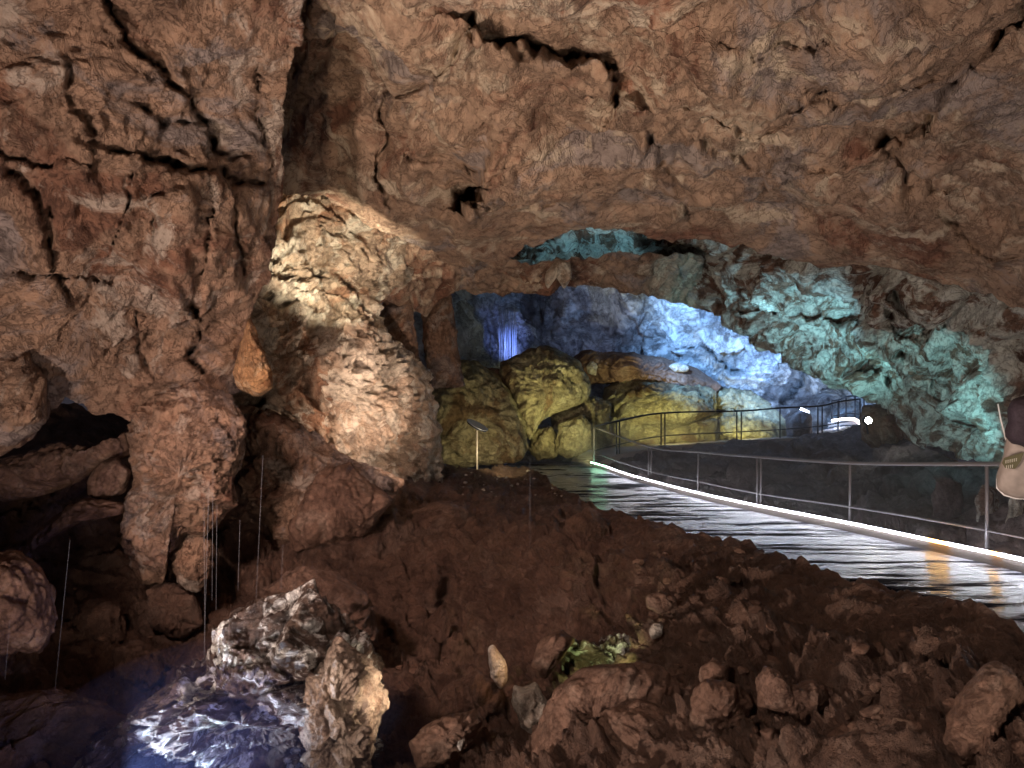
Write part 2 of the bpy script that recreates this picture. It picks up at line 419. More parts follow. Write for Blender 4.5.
# ------------------------------------------------------------------ rock shell
K_CEIL = dict(ledge=.42, big=.5, fb=.33, plate=.20, fp=.6, ridge=.22, fr=.8, fine=.13, ff=2.2)
sheet('ceiling', [(-200, -420), (1800, -420)],
      [(180, 196), (240, 195), (283, 190), (320, 196), (345, 207), (372, 226), (400, 240), (440, 262), (480, 262), (520, 255), (560, 238), (590, 224), (625, 230), (650, 241), (700, 243), (760, 250), (830, 262), (880, 262), (915, 272), (960, 282), (1024, 305), (1200, 340), (1500, 380)],
      [(-400, 240), (0, 230), (60, 222), (190, 212), (300, 212)], [(-400, 1450), (400, 1450)], 2.4,
      [(280, -300, 4.5), (700, -400, 3.5), (1200, -300, 4), (1450, 0, 5), (280, 0, 8.4), (215, 0, 10), (220, 120, 12.5), (220, -300, 6), (512, 0, 7.5), (800, 0, 6.5), (1024, 0, 6),
       (300, 120, 11.5), (325, 60, 10), (283, 180, 11.5), (350, 150, 11.3), (400, 100, 9.3), (400, 200, 11), (470, 200, 11), (500, 30, 7.8), (560, 80, 8.8), (620, 130, 9.5),
       (560, 215, 12), (650, 220, 12.5), (700, 100, 8.5), (700, 220, 12.2), (850, 100, 8), (850, 230, 12), (1000, 100, 7.3), (1000, 230, 10.5),
       (440, 250, 13.5), (500, 245, 13.5), (370, 222, 13), (1024, 290, 11), (1200, 300, 9), (1400, 300, 8)],
      K_CEIL, M_ceil, 11,
      cracks=[(4.5, .8, (465, 28), (500, 44), (540, 52), (590, 50), (613, 65), (620, 85), (612, 105)),
              (14, .35, (500, 48), (545, 58), (595, 56)),
              (5, .35, (470, 35), (455, 60), (430, 85), (400, 97), (370, 105), (355, 112)),
              (4, .5, (362, 113), (372, 140), (373, 180), (388, 207)),
              (13, 2.6, (472, 178), (469, 188)), (11, 2.1, (466, 192), (456, 203)), (5, .4, (440, 209), (462, 203)),
              (5, .22, (395, 163), (430, 165), (470, 150), (497, 125)),
              (4, .2, (490, 198), (560, 203), (597, 207)), 
              (4, .25, (655, 120), (664, 150), (680, 185), (692, 228)),
              (6, .5, (1040, 25), (1010, 45), (985, 72), (950, 102), (920, 128), (895, 139), (878, 146)),
              (3, .3, (885, 150), (903, 162), (908, 176)), (3, .2, (905, 180), (950, 190)),
              (5, .25, (690, 98), (740, 108), (785, 116), (797, 90), (830, 80)),
              (4, .2, (800, 88), (860, 92), (930, 85)), (4, .2, (700, 130), (780, 160), (850, 150)),
              (4, .25, (310, 0), (300, 60), (285, 120)), (6, .3, (335, 10), (322, 60), (300, 110)),
              (3, .2, (940, 200), (990, 240), (1024, 250)), (3, .2, (720, 30), (760, 50), (820, 40))],
      skirt='b', thick=4, jag=6)
K_LEFT = dict(ledge=.18, big=.35, fb=.45, plate=.16, fp=.9, ridge=.20, fr=1.3, fine=.11, ff=2.8)
sheet('wall_left', [(-700, -420), (400, -420)],
      [(-600, 470), (0, 452), (40, 425), (66, 402), (100, 412), (135, 420), (165, 408), (200, 398), (240, 392), (300, 380)],
      [(-500, -560), (500, -560)],
      [(-420, 330), (0, 306), (60, 290), (120, 280), (190, 283), (215, 280), (245, 277), (280, 264), (320, 250), (370, 245), (420, 240)], 2.4,
      [(-500, 200, 4.2), (-500, -300, 3.5), (-100, -300, 4.5), (300, -300, 4.8), (0, 0, 6.5), (0, 200, 7), (0, 420, 8), (150, 0, 7), (150, 200, 7.6), (130, 400, 9), (280, 0, 7.3), (280, 100, 8.2), (280, 190, 9),
       (255, 200, 8.6), (245, 330, 9.6), (235, 390, 10), (70, 140, 6.9), (200, 130, 7.9), (200, 210, 7.5), (190, 330, 9)],
      K_LEFT, M_left, 23,
      cracks=[(5, .5, (105, 0), (130, 45), (148, 65), (175, 87), (200, 120), (215, 150), (235, 160)), (4, .25, (128, 103), (165, 125), (185, 128)),
              (5, .5, (105, 148), (145, 158), (180, 166), (212, 170), (262, 184)), (4, .35, (0, 148), (30, 166), (88, 164)), (5, .3, (12, 175), (40, 200), (50, 255)),
              (4, .35, (243, 205), (238, 235), (245, 270)), (3, .3, (218, 215), (206, 268)), (4, .5, (183, 292), (198, 320), (190, 350), (201, 368)),
              (3, .25, (160, 280), (130, 330), (150, 380)), (3, .2, (55, 190), (48, 250), (70, 300)), (3, .2, (85, 110), (90, 150)), (4, .25, (60, 60), (75, 90), (85, 130)), (3, .2, (0, 275), (60, 270), (110, 285)),
              (3, .25, (128, 175), (122, 230), (110, 260)), (3, .2, (165, 190), (155, 240)), (4, .3, (262, 60), (258, 120), (268, 170))],
      skirt='br', thick=2.2, jag=7)
K_MID = dict(big=.3, fb=.5, plate=.22, fp=.9, ridge=.34, fr=1.8, pit=.14, fpit=5.5, fine=.11, ff=4, stretch=(1, 1, 1.7))
sheet('wall_middle', [(-200, 150), (900, 150)], [(-200, 500), (900, 500)],
      [(0, 190), (600, 190)], [(0, 470), (180, 470), (270, 430), (295, 384), (322, 380), (345, 405), (375, 430), (420, 440), (500, 446)], 1.7,
      [(190, 200, 13.5), (280, 200, 13.8), (330, 200, 14), (400, 240, 15), (300, 300, 13.2), (400, 270, 16), (250, 330, 11.8), (250, 400, 12.2), (250, 480, 13), (340, 350, 12.9), (310, 310, 13.3), (400, 330, 15.5),
       (370, 370, 13.3), (370, 420, 13.5), (430, 330, 19), (460, 380, 19.5), (430, 420, 16), (430, 470, 16.5), (500, 420, 22), (500, 480, 21), (350, 470, 14), (300, 430, 12.6)],
      K_MID, M_mid, 37,
      cracks=[(6, .6, (262, 398), (250, 412), (262, 420)), (5, .9, (308, 258), (313, 268)), (4, .4, (340, 278), (362, 290), (352, 300)), (4, .5, (335, 325), (360, 322), (385, 325)),
              (4, .4, (270, 292), (290, 300), (310, 318)), (3, .25, (268, 275), (300, 280), (330, 283)), (3, .3, (405, 300), (395, 345), (420, 370)), (5, .5, (425, 300), (432, 350)),
              (4, .3, (330, 300), (345, 320), (330, 340)), (3, .3, (320, 225), (330, 260), (322, 290)), (8, .6, (290, 430), (330, 440)), (6, .5, (250, 470), (270, 500))],
      skirt='r', thick=5, jag=6)
K_RIGHT = dict(big=.75, fb=.5, plate=.5, fp=.8, ridge=.3, fr=.9, fine=.13, ff=2.6, stretch=(1, 1, 1.1))
sheet('ceiling_inner', [(300, 215), (440, 222), (490, 256), (520, 262), (545, 261), (570, 257), (600, 256), (640, 253), (665, 256), (690, 252), (730, 262), (760, 290)],
      [(340, 290), (372, 318), (385, 300), (410, 308), (425, 318), (440, 300), (462, 291), (500, 294), (525, 290), (548, 292), (563, 280), (575, 288), (600, 286), (640, 292), (665, 302), (700, 309), (730, 318), (760, 330)],
      [(0, 368), (500, 368)], [(0, 725), (500, 725)], 1.7,
      [(370, 230, 15.5), (370, 300, 16.5), (440, 250, 16), (440, 295, 18.5), (520, 264, 17.6), (520, 290, 19.5), (600, 257, 17.6), (600, 285, 19.6), (670, 256, 18.6), (670, 300, 20), (725, 262, 21.8), (725, 312, 23), (760, 280, 24)],
      dict(big=.3, fb=.5, plate=.22, fp=.7, ridge=.25, fr=1.1, fine=.1, ff=3), M_ceil, 41, skirt='bt', thick=1.6, jag=5)
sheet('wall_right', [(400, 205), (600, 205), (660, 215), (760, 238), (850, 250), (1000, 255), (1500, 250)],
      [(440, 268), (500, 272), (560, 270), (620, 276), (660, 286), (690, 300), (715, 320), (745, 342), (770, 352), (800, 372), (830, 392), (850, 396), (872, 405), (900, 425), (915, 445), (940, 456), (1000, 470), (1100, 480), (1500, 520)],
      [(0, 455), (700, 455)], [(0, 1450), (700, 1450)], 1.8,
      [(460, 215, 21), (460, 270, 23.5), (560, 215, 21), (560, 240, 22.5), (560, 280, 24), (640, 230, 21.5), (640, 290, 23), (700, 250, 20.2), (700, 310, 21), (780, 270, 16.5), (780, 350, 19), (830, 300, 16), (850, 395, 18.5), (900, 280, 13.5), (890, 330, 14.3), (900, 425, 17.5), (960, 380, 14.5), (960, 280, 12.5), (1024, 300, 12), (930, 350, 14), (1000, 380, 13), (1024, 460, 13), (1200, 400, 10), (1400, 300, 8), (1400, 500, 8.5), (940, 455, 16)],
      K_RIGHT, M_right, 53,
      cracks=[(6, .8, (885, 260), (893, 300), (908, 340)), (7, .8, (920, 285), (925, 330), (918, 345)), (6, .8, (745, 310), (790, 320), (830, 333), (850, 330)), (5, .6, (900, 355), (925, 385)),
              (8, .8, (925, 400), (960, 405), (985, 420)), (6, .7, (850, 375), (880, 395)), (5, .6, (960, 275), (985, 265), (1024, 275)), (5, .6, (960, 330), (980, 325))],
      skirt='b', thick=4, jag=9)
K_BACK = dict(big=1.6, fb=.14, plate=.8, fp=.25, ridge=.9, fr=.35, fine=.4, ff=1.0)
sheet('wall_back', [(0, 200), (1200, 200)], [(0, 470), (1200, 470)], [(0, 380), (500, 380)], [(0, 960), (500, 960)], 1.9,
      [(380, 220, 30), (430, 340, 33), (380, 460, 32), (520, 300, 37), (510, 350, 36.5), (560, 250, 33), (600, 330, 36), (650, 310, 34.5), (650, 370, 35), (720, 340, 32), (760, 300, 28), (760, 390, 32), (800, 360, 33), (830, 400, 36), (960, 300, 26), (960, 460, 30), (880, 420, 33)],
      K_BACK, M_back, 61, cracks=[(3, 1.2, (655, 300), (648, 340), (640, 380)), (3, 1.2, (690, 345), (740, 365)), (4, 1.8, (820, 372), (805, 395), (800, 410)), (3, 1.0, (620, 320), (618, 360))])
K_BANK = dict(big=.3, fb=.5, plate=.42, fp=.9, ridge=.15, fr=1.3, fine=.08, ff=3)
KERB = [(592, 467, 24.0), (606, 471, 23.2), (622, 477, 22.3), (650, 485.5, 20.6), (700, 499, 18), (760, 513, 15), (850, 532, 12), (940, 553, 9.7), (1024, 573, 8.05), (1130, 602, 6.5), (1400, 690, 4.6)]
sheet('wall_bank', [(560, 466), (596, 463), (620, 456), (660, 450), (740, 441), (820, 436), (862, 426), (900, 436), (960, 462), (1024, 470), (1400, 480)],
      [(560, 470), (592, 468), (606, 472), (622, 478), (650, 487), (700, 500), (760, 514), (850, 533), (940, 554), (1024, 574), (1130, 603), (1400, 690)],
      [(0, 600), (800, 600)], [(0, 1380), (800, 1380)], 2.0,
      [(600, 463, 24.8), (604, 470, 24), (650, 484, 21), (700, 498, 18.4), (760, 512, 15.4), (850, 531, 12.4), (1024, 571, 8.4), (1130, 600, 6.8), (1380, 690, 4.9), (620, 457, 25.3), (660, 450, 27.2), (740, 442, 28.3), (820, 437, 29.2), (865, 428, 29.2), (920, 450, 20),
       (720, 470, 22), (850, 480, 19), (940, 480, 16.5), (1024, 490, 12.5), (1024, 520, 10.5), (1380, 500, 8)],
      K_BANK, M_bank, 67, skirt='t', thick=1.5, jag=4)

CREST = [(-600, 420), (-300, 415), (0, 425), (60, 400), (130, 415), (250, 425), (330, 445), (380, 458), (440, 466), (500, 466), (530, 466), (548, 478), (575, 497), (600, 506), (640, 519), (690, 532), (730, 539), (760, 547), (800, 560), (830, 569), (870, 579), (900, 588), (940, 598), (962, 604), (1000, 618), (1024, 629), (1200, 690), (1500, 800)]
K_SOIL = dict(big=.14, fb=.7, plate=.24, fp=1.7, ridge=.20, fr=2.2, fine=.13, ff=4.5)
sheet('floor', CREST, [(-700, 1300), (1600, 1300)], [(0, -560), (2000, -560)], [(0, 1460), (2000, 1460)], 2.2,
      [(60, 410, 13), (250, 440, 13.5), (380, 460, 16), (440, 468, 19), (500, 467, 21), (530, 467, 21.5), (575, 499, 15), (640, 521, 12), (690, 534, 10.8), (760, 550, 9.2), (830, 580, 7.6), (900, 597, 6.7), (962, 606, 6.2), (1024, 631, 5.4), (1300, 740, 3.6),
       (430, 500, 14.2), (480, 510, 13.6), (450, 560, 12), (450, 600, 11.5), (350, 500, 12.5), (320, 560, 11.7), (560, 540, 11.5), (600, 560, 10.8), (600, 600, 10), (500, 650, 10.2), (560, 640, 9), (700, 600, 8), (800, 620, 6.7), (900, 650, 5.7), (1024, 700, 4.5),
       (620, 700, 6.8), (800, 700, 5.5), (700, 768, 5), (450, 768, 6.5), (450, 700, 8.8), (560, 768, 5.8), (900, 768, 4.3), (400, 660, 10), (380, 600, 11),
       (250, 620, 10.5), (100, 600, 10), (100, 500, 11.5), (0, 480, 11), (-20, 600, 9), (0, 768, 6.8), (200, 768, 7.6), (300, 720, 8.6), (-300, 600, 6.5), (-300, 900, 4.5), (700, 1100, 3.2), (1300, 1000, 2.8), (200, 1100, 4)],
      K_SOIL, M_soil, 71,
      cracks=[(10, .35, (700, 735), (760, 735), (810, 752)), (8, .5, (600, 690), (640, 700), (690, 720)), (5, .2, (690, 600), (720, 640)), (5, .2, (430, 640), (460, 620)), (6, .55, (425, 484), (470, 490), (520, 494), (560, 505), (596, 528)), (6, .4, (556, 520), (596, 556), (606, 600)), (8, .4, (440, 590), (450, 640), (420, 690)), (6, .3, (640, 560), (700, 575), (760, 590)), (6, .3, (830, 640), (900, 660), (960, 690)), (6, .35, (320, 590), (380, 610), (400, 660)), (5, .3, (100, 600), (150, 640), (180, 690))],
      skirt='t', thick=1.2, jag=4)

# ------------------------------------------------------------------ boulders and rock masses
S1 = dict()
rock('limestone_pillar', [(135, 405), (165, 388), (195, 378), (232, 392), (246, 420), (244, 455), (232, 478), (238, 500), (214, 528), (205, 536), (182, 538), (166, 556), (164, 584), (142, 582), (122, 545), (126, 505), (138, 480), (128, 440)],
     9.6, M_left, 'thick tan rock pillar hanging between two dark hollows of the left wall', .75, dict(big=.14, plate=.16, fp=2.0, ridge=.20, fr=1.8, pit=.05, fpit=6, fine=.07, ff=6, stretch=(1, 1, 1.8)), 101, cat='rock pillar', tilt=(0, .15))
rock('rock_outcrop', [(-70, 370), (0, 345), (30, 352), (47, 378), (44, 420), (22, 448), (-20, 462), (-90, 450)], 8.2, M_left, 'knobbly brown outcrop beside the dark cave mouth, at the photo edge', .6, dict(pit=.06, fpit=5), 102, cat='rock')
rock('boulder', [(-70, 575), (-20, 558), (18, 554), (40, 568), (55, 590), (58, 622), (40, 650), (-10, 655), (-80, 640)], 7.8, M_stone, 'smooth brown boulder low beside the dark pit, cut by the photo edge', .5, None, 103, cat='boulder')
rock('rock', [(88, 478), (100, 462), (118, 457), (132, 472), (126, 492), (108, 500), (86, 496)], 9.9, M_stone, 'angular tan rock wedged left of the thick rock pillar', .25, None, 104)
rock('rock', [(68, 505), (95, 498), (128, 504), (120, 516), (84, 520), (40, 545), (20, 560), (30, 535)], 9.6, M_stone, 'long thin rock slab leaning under the angular tan rock', .25, None, 105)
rock('rock', [(0, 462), (60, 440), (110, 448), (130, 430), (132, 455), (100, 470), (60, 490), (0, 500), (-60, 500), (-60, 470)], 10.4, M_stone, 'broad dark slab at the bottom of the left cave mouth', .5, None, 106)
rock('boulder', [(318, 470), (350, 462), (368, 480), (392, 500), (372, 530), (330, 545), (296, 550), (286, 530), (300, 500)], 11.8, M_stone, 'reddish boulder under the pitted pink wall', .6, None, 107, cat='boulder')
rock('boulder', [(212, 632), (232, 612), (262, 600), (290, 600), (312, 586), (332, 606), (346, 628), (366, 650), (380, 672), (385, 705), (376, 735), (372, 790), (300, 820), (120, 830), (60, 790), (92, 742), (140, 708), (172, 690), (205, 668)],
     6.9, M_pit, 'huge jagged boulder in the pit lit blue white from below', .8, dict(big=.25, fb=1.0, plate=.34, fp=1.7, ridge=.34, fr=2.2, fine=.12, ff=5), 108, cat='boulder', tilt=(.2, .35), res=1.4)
rock('boulder', [(300, 700), (335, 640), (352, 648), (380, 670), (386, 705), (374, 735), (368, 768), (350, 800), (310, 800)], 6.2, M_crag, 'craggy tan rock edge in front of the huge pit boulder', .45, dict(plate=.16, fp=4, ridge=.16, fr=4, fine=.06, ff=8), 109, cat='boulder', res=1.6)
rock('rock_arch', [(548, 702), (562, 680), (582, 668), (610, 664), (635, 662), (658, 668), (684, 684), (696, 706), (672, 702), (640, 696), (608, 698), (590, 712), (580, 745), (590, 790), (540, 800), (524, 768), (534, 735)],
     6.3, M_stone, 'low brown rock arch in front of the green-lit hollow', .42, dict(plate=.06, fp=4, big=.08), 110, cat='rock')
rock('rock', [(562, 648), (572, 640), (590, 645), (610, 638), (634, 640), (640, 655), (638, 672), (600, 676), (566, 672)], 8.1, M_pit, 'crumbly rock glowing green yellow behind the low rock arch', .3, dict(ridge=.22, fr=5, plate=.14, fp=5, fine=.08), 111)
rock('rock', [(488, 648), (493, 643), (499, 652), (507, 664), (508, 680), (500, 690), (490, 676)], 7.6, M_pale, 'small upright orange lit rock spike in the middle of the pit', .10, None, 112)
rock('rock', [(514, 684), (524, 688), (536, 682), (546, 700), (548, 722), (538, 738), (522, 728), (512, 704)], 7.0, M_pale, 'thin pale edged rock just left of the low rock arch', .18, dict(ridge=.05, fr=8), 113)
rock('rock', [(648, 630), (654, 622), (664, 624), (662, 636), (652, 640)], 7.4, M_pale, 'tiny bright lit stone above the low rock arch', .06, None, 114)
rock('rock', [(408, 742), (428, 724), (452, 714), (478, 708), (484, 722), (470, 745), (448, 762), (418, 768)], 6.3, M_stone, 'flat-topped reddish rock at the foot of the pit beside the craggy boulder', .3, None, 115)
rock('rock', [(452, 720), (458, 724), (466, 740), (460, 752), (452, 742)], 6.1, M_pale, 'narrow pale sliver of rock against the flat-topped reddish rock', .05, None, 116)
rock('boulder', [(756, 678), (766, 667), (780, 672), (788, 686), (812, 682), (834, 688), (838, 704), (826, 722), (810, 733), (788, 716), (757, 707)], 5.4, M_stone, 'blocky brown boulder split by a cleft on the rubble slope', .28, None, 117, cat='boulder')
rock('boulder', [(826, 735), (838, 724), (862, 722), (888, 728), (892, 742), (874, 758), (842, 756)], 4.9, M_stone, 'rounded oval brown boulder below the cleft boulder', .2, None, 118, cat='boulder')
rock('boulder', [(984, 664), (996, 660), (1012, 668), (1023, 680), (1020, 702), (1008, 730), (1012, 770), (990, 790), (960, 770), (944, 742), (946, 716), (964, 690)], 4.3, M_stone, 'tall smooth brown boulder standing in the lower corner of the rubble', .26, dict(plate=.03, big=.05), 119, cat='boulder')
rock('boulder', [(1006, 740), (1030, 725), (1060, 740), (1060, 790), (1012, 800)], 4.1, M_stone, 'brown rock tucked against the tall smooth boulder', .2, None, 120, cat='boulder')
rock('rock', [(646, 596), (660, 590), (676, 596), (678, 608), (660, 614), (646, 608)], 7.9, M_stone, 'squat brown stone at the top of the rubble above the low arch', .15, None, 121)
rock('rock', [(688, 700), (706, 680), (740, 684), (752, 704), (748, 736), (700, 744), (684, 730)], 5.7, M_stone, 'sunken brown slab left of the cleft boulder', .25, None, 122)
rock('rock', [(700, 668), (712, 660), (730, 664), (728, 682), (708, 688), (698, 680)], 6.1, M_stone, 'rounded stone just above the sunken brown slab', .15, None, 123)
rock('boulder', [(560, 660), (575, 640), (560, 630), (540, 640), (530, 665), (545, 680)], 7.6, M_stone, 'dark boulder between the orange spike and the green-lit rock', .3, None, 124, cat='boulder')
rock('boulder', [(600, 712), (640, 702), (690, 722), (700, 768), (640, 790), (592, 770)], 5.9, M_stone, 'dark brown boulder crouching under the low rock arch', .35, None, 125, cat='boulder')
rock('rock_mass', [(240, 404), (262, 410), (290, 418), (316, 432), (342, 452), (372, 466), (408, 480), (396, 502), (350, 522), (296, 565), (246, 566), (232, 520), (238, 470)], 12.4, M_left, 'dim brown lumpy rock mass below the orange calcite cone', .7, dict(big=.25, plate=.2, fp=1.8, ridge=.25, fr=2, pit=.08, fpit=5, fine=.1, ff=5), 150, cat='rock mass')
rock('rock', [(174, 548), (186, 536), (204, 532), (214, 546), (212, 572), (198, 592), (180, 584), (172, 566)], 9.7, M_left, 'knob of brown rock tucked under the right foot of the thick rock pillar', .3, dict(ridge=.12, fr=4), 151)
rock('rock', [(146, 590), (170, 580), (196, 596), (204, 624), (182, 640), (150, 628)], 9.9, M_soil, 'dark lump of rock in the shade straight below the thick rock pillar', .3, dict(ridge=.12, fr=4), 152)
rock('rock', [(70, 612), (96, 596), (120, 606), (126, 640), (100, 660), (72, 646)], 9.6, M_soil, 'dark squat rock midway between the smooth boulder and the pillar lump', .35, dict(ridge=.14, fr=4), 153)
rock('rock', [(112, 650), (136, 640), (160, 652), (166, 684), (140, 700), (114, 686)], 9.0, M_soil, 'dark rock on the slope just above the clay ledge', .35, dict(ridge=.14, fr=4), 154)
rock('boulder', [(262, 590), (300, 566), (340, 572), (372, 600), (380, 650), (350, 640), (310, 590)], 9.2, M_soil, 'dark boulder half hidden behind the peak of the huge pit boulder', .5, dict(ridge=.16, fr=3), 155, cat='boulder')
rock('boulder', [(392, 520), (440, 500), (470, 508), (476, 540), (450, 566), (408, 560)], 13.2, M_soil, 'rounded reddish clay hump in the middle of the slope', .5, dict(ridge=.05, fr=3, plate=.05), 156, cat='boulder')
rock('rock', [(566, 520), (590, 508), (610, 526), (606, 560), (580, 566), (562, 546)], 12.0, M_soil, 'brown earthy knob under the walkway end of the slope', .4, dict(ridge=.1, fr=4), 157)
rock('boulder', [(446, 690), (476, 668), (500, 690), (506, 720), (470, 730), (440, 716)], 7.9, M_soil, 'dark boulder carrying the orange lit rock spike', .4, dict(ridge=.14, fr=4), 158, cat='boulder')
# hanging ochre calcite mass on the left wall edge
rock('calcite_curtain', [(248, 312), (256, 330), (264, 352), (272, 372), (274, 388), (258, 397), (240, 392), (232, 376), (238, 350), (244, 330)], 9.7, M_col, 'bright orange hanging calcite cone on the left wall', .45, dict(big=.04, plate=.05, fp=7, pit=.05, fpit=12, fine=.03, ff=14), 126, cat='calcite formation')
rock('stalactite', [(556, 256), (570, 262), (572, 278), (564, 290), (556, 276), (548, 290), (544, 276)], 17.8, M_mid, 'short pale stalactite cluster hanging from the inner arch', .25, None, 127, cat='stalactite')
rock('rock_column', [(424, 292), (436, 286), (450, 290), (456, 330), (464, 386), (430, 390), (422, 340)], 19.8, M_left, 'dim brown flowstone column in the recess behind the pitted wall', .4, None, 128, cat='rock column')
rock('rock_column', [(376, 312), (385, 296), (410, 296), (417, 340), (424, 394), (384, 394), (374, 350)], 17.8, M_left, 'blunt brown flowstone column nearest the pitted wall in the recess', .4, None, 129, cat='rock column')
# chamber boulders
KB = dict(big=.22, fb=.45, plate=.16, fp=.6, ridge=.0, pit=.10, fpit=3.2, fine=.17, ff=2.6)
rock('boulder', [(500, 362), (530, 348), (548, 346), (562, 352), (580, 362), (592, 384), (590, 398), (574, 408), (552, 414), (540, 424), (530, 440), (520, 418), (508, 396), (498, 380)], 25.5, M_boul, 'big tilted angular boulder under the blue waterfall', 1.6, KB, 130, cat='boulder', res=1.4, tilt=(.4, -.8))
rock('boulder', [(432, 370), (450, 358), (478, 362), (500, 376), (514, 398), (526, 425), (528, 448), (520, 462), (460, 468), (430, 466), (424, 420)], 23.5, M_boul, 'long sloping yellowish slab behind the disc-topped stand', 1.3, KB, 131, cat='boulder', res=1.4, tilt=(.3, -.8))
rock('boulder', [(604, 388), (626, 376), (660, 374), (700, 378), (716, 392), (716, 414), (690, 424), (640, 426), (612, 420), (600, 404)], 31.2, M_boul, 'wide knobbly olive boulder behind the upper railing', 1.5, KB, 132, cat='boulder', res=1.4, tilt=(0, -.8))
rock('boulder', [(560, 424), (580, 416), (592, 424), (590, 448), (570, 457), (556, 452)], 25.2, M_boul, 'small upright yellow block beneath the tilted boulder', .8, KB, 133, cat='boulder', res=1.4)
rock('boulder', [(534, 432), (552, 424), (560, 440), (556, 458), (538, 460), (528, 450)], 25.5, M_boul, 'dark green block beside the path end', .7, KB, 134, cat='boulder', res=1.4)
rock('boulder', [(590, 420), (620, 416), (680, 424), (720, 420), (720, 446), (650, 455), (600, 462), (586, 450)], 30.4, M_boul, 'low olive rock heap behind the turn of the railing', .9, KB, 135, cat='boulder', res=1.4)
rock('boulder', [(548, 412), (572, 404), (596, 396), (612, 404), (608, 424), (580, 426), (552, 430)], 27.5, M_boul, 'shaded rock between the tilted boulder and the wide olive boulder', 1.0, KB, 136, cat='boulder', res=1.4)
rock('boulder', [(684, 438), (706, 418), (740, 404), (764, 402), (780, 412), (790, 428), (788, 440), (740, 442)], 31.6, M_boul, 'yellow-lit rock dome behind the upper railing', 1.0, KB, 137, cat='boulder', res=1.4, tilt=(0, -.6))
rock('boulder', [(706, 396), (722, 388), (752, 390), (772, 404), (760, 416), (724, 412), (708, 408)], 32.6, M_boul, 'dark rock ledge above the yellow-lit rock dome', 1.2, KB, 138, cat='boulder', res=1.4)
rock('rock_ledge', [(560, 366), (584, 352), (620, 351), (660, 356), (700, 370), (722, 386), (716, 394), (680, 386), (640, 380), (600, 386), (585, 382)], 32, M_stone, 'reddish brown sloping ledge between the boulders and the blue wall', 1.6, KB, 139, cat='rock ledge', res=1.4)
rock('rock', [(586, 366), (592, 360), (598, 366), (596, 376), (588, 374)], 30.2, M_pale, 'small white blue lit rock on top of the reddish ledge', .2, None, 140)
rock('rock', [(668, 366), (676, 362), (690, 366), (688, 372), (674, 372)], 30.6, M_pale, 'small flat white rock at the far end of the reddish ledge', .2, None, 141)
rock('boulder', [(440, 380), (452, 370), (476, 366), (500, 368), (508, 384), (480, 392), (450, 394)], 25.5, M_stone, 'dark ledge rock under the waterfall', .8, KB, 142, cat='boulder', res=1.4)
rock('rock_mass', [(862, 406), (880, 404), (905, 425), (925, 448), (960, 462), (900, 470), (862, 440), (860, 420)], 25, M_ceil, 'dark brown rock mass beside the bright floodlight', 1.5, KB, 143, cat='rock mass', res=1.4)
rock('rock', [(785, 420), (800, 410), (812, 414), (812, 436), (788, 440)], 30.5, M_bank, 'dark rock block at the start of the lit doorway', .6, None, 144)
rock('rock_ledge', [(-200, 700), (60, 690), (140, 720), (120, 800), (-200, 820)], 7.6, M_soil, 'dark clay ledge rising from the bottom of the pit', .6, None, 145, cat='rock ledge')
# stalagmites on the bank behind the lower railing
KS = dict(big=.08, plate=.08, fp=3, ridge=.1, fr=3, fine=.05, ff=6)
rock('stalagmite', [(934, 545 - 30), (932, 490), (938, 480), (930, 474), (944, 478), (960, 482), (964, 500), (962, 514), (950, 520)], 12.8, M_bank, 'stubby grey stalagmite behind the lower railing', .3, KS, 146, cat='stalagmite')
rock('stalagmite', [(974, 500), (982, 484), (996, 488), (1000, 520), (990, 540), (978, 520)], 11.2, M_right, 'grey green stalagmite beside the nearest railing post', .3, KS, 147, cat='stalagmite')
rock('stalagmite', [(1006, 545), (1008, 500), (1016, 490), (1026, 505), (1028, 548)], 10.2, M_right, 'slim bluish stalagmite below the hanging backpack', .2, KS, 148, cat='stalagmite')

# ------------------------------------------------------------------ scattered stones
def stone_mesh(i, mat):
    bm = bmesh.new(); bmesh.ops.create_icosphere(bm, subdivisions=3, radius=1)
    r = np.random.default_rng(900 + i)
    pl = r.normal(size=(9, 3)); pl /= np.linalg.norm(pl, axis=1, keepdims=True); cc = r.uniform(.5, .85, 9)
    sc = np.array([1, r.uniform(.6, .95), r.uniform(.45, .75)])
    for v in bm.verts:
        p = np.array(v.co)
        for n, c in zip(pl, cc):
            e = p @ n - c
            if e > 0: p = p - n * e * .92
        v.co = Vector((p * sc).tolist())
    co = np.array([v.co[:] for v in bm.verts]); dn = fbm(co * 2.2 + i * 7, 3, i)
    for v, x in zip(bm.verts, dn): v.co += v.normal * float(x) * .07
    me = bpy.data.meshes.new('stone'); bm.to_mesh(me); bm.free()
    me.polygons.foreach_set('use_smooth', np.ones(len(me.polygons), bool)); me.materials.append(mat); return me
SM = [stone_mesh(i, M_stone) for i in range(10)]; SP = [stone_mesh(20 + i, M_pale) for i in range(5)]
def scatter(n, box, size, meshes, label, group, dens=None, seed=1):
    r = random.Random(seed); k = 0; tries = 0
    while k < n and tries < n * 30:
        tries += 1
        px = r.uniform(box[0], box[2]); py = r.uniform(box[1], box[3])
        if py < np.interp(px, *np.array(CREST).T) + 6: continue
        if dens and r.random() > dens(px, py): continue
        p = at_ground(px, py); d = p[1]
        s = size[0] * (size[1] / size[0]) ** (r.random() ** 2.2)
        o = bpy.data.objects.new('stone', r.choice(meshes)); C.objects.link(o)
        s *= d / F
        o.scale = (s, s, s); o.rotation_euler = (r.uniform(-.4, .4), r.uniform(-.4, .4), r.uniform(0, 6.28))
        o.location = (p[0], p[1], p[2] + s * .15)
        tag(o, label, 'stone', group); k += 1
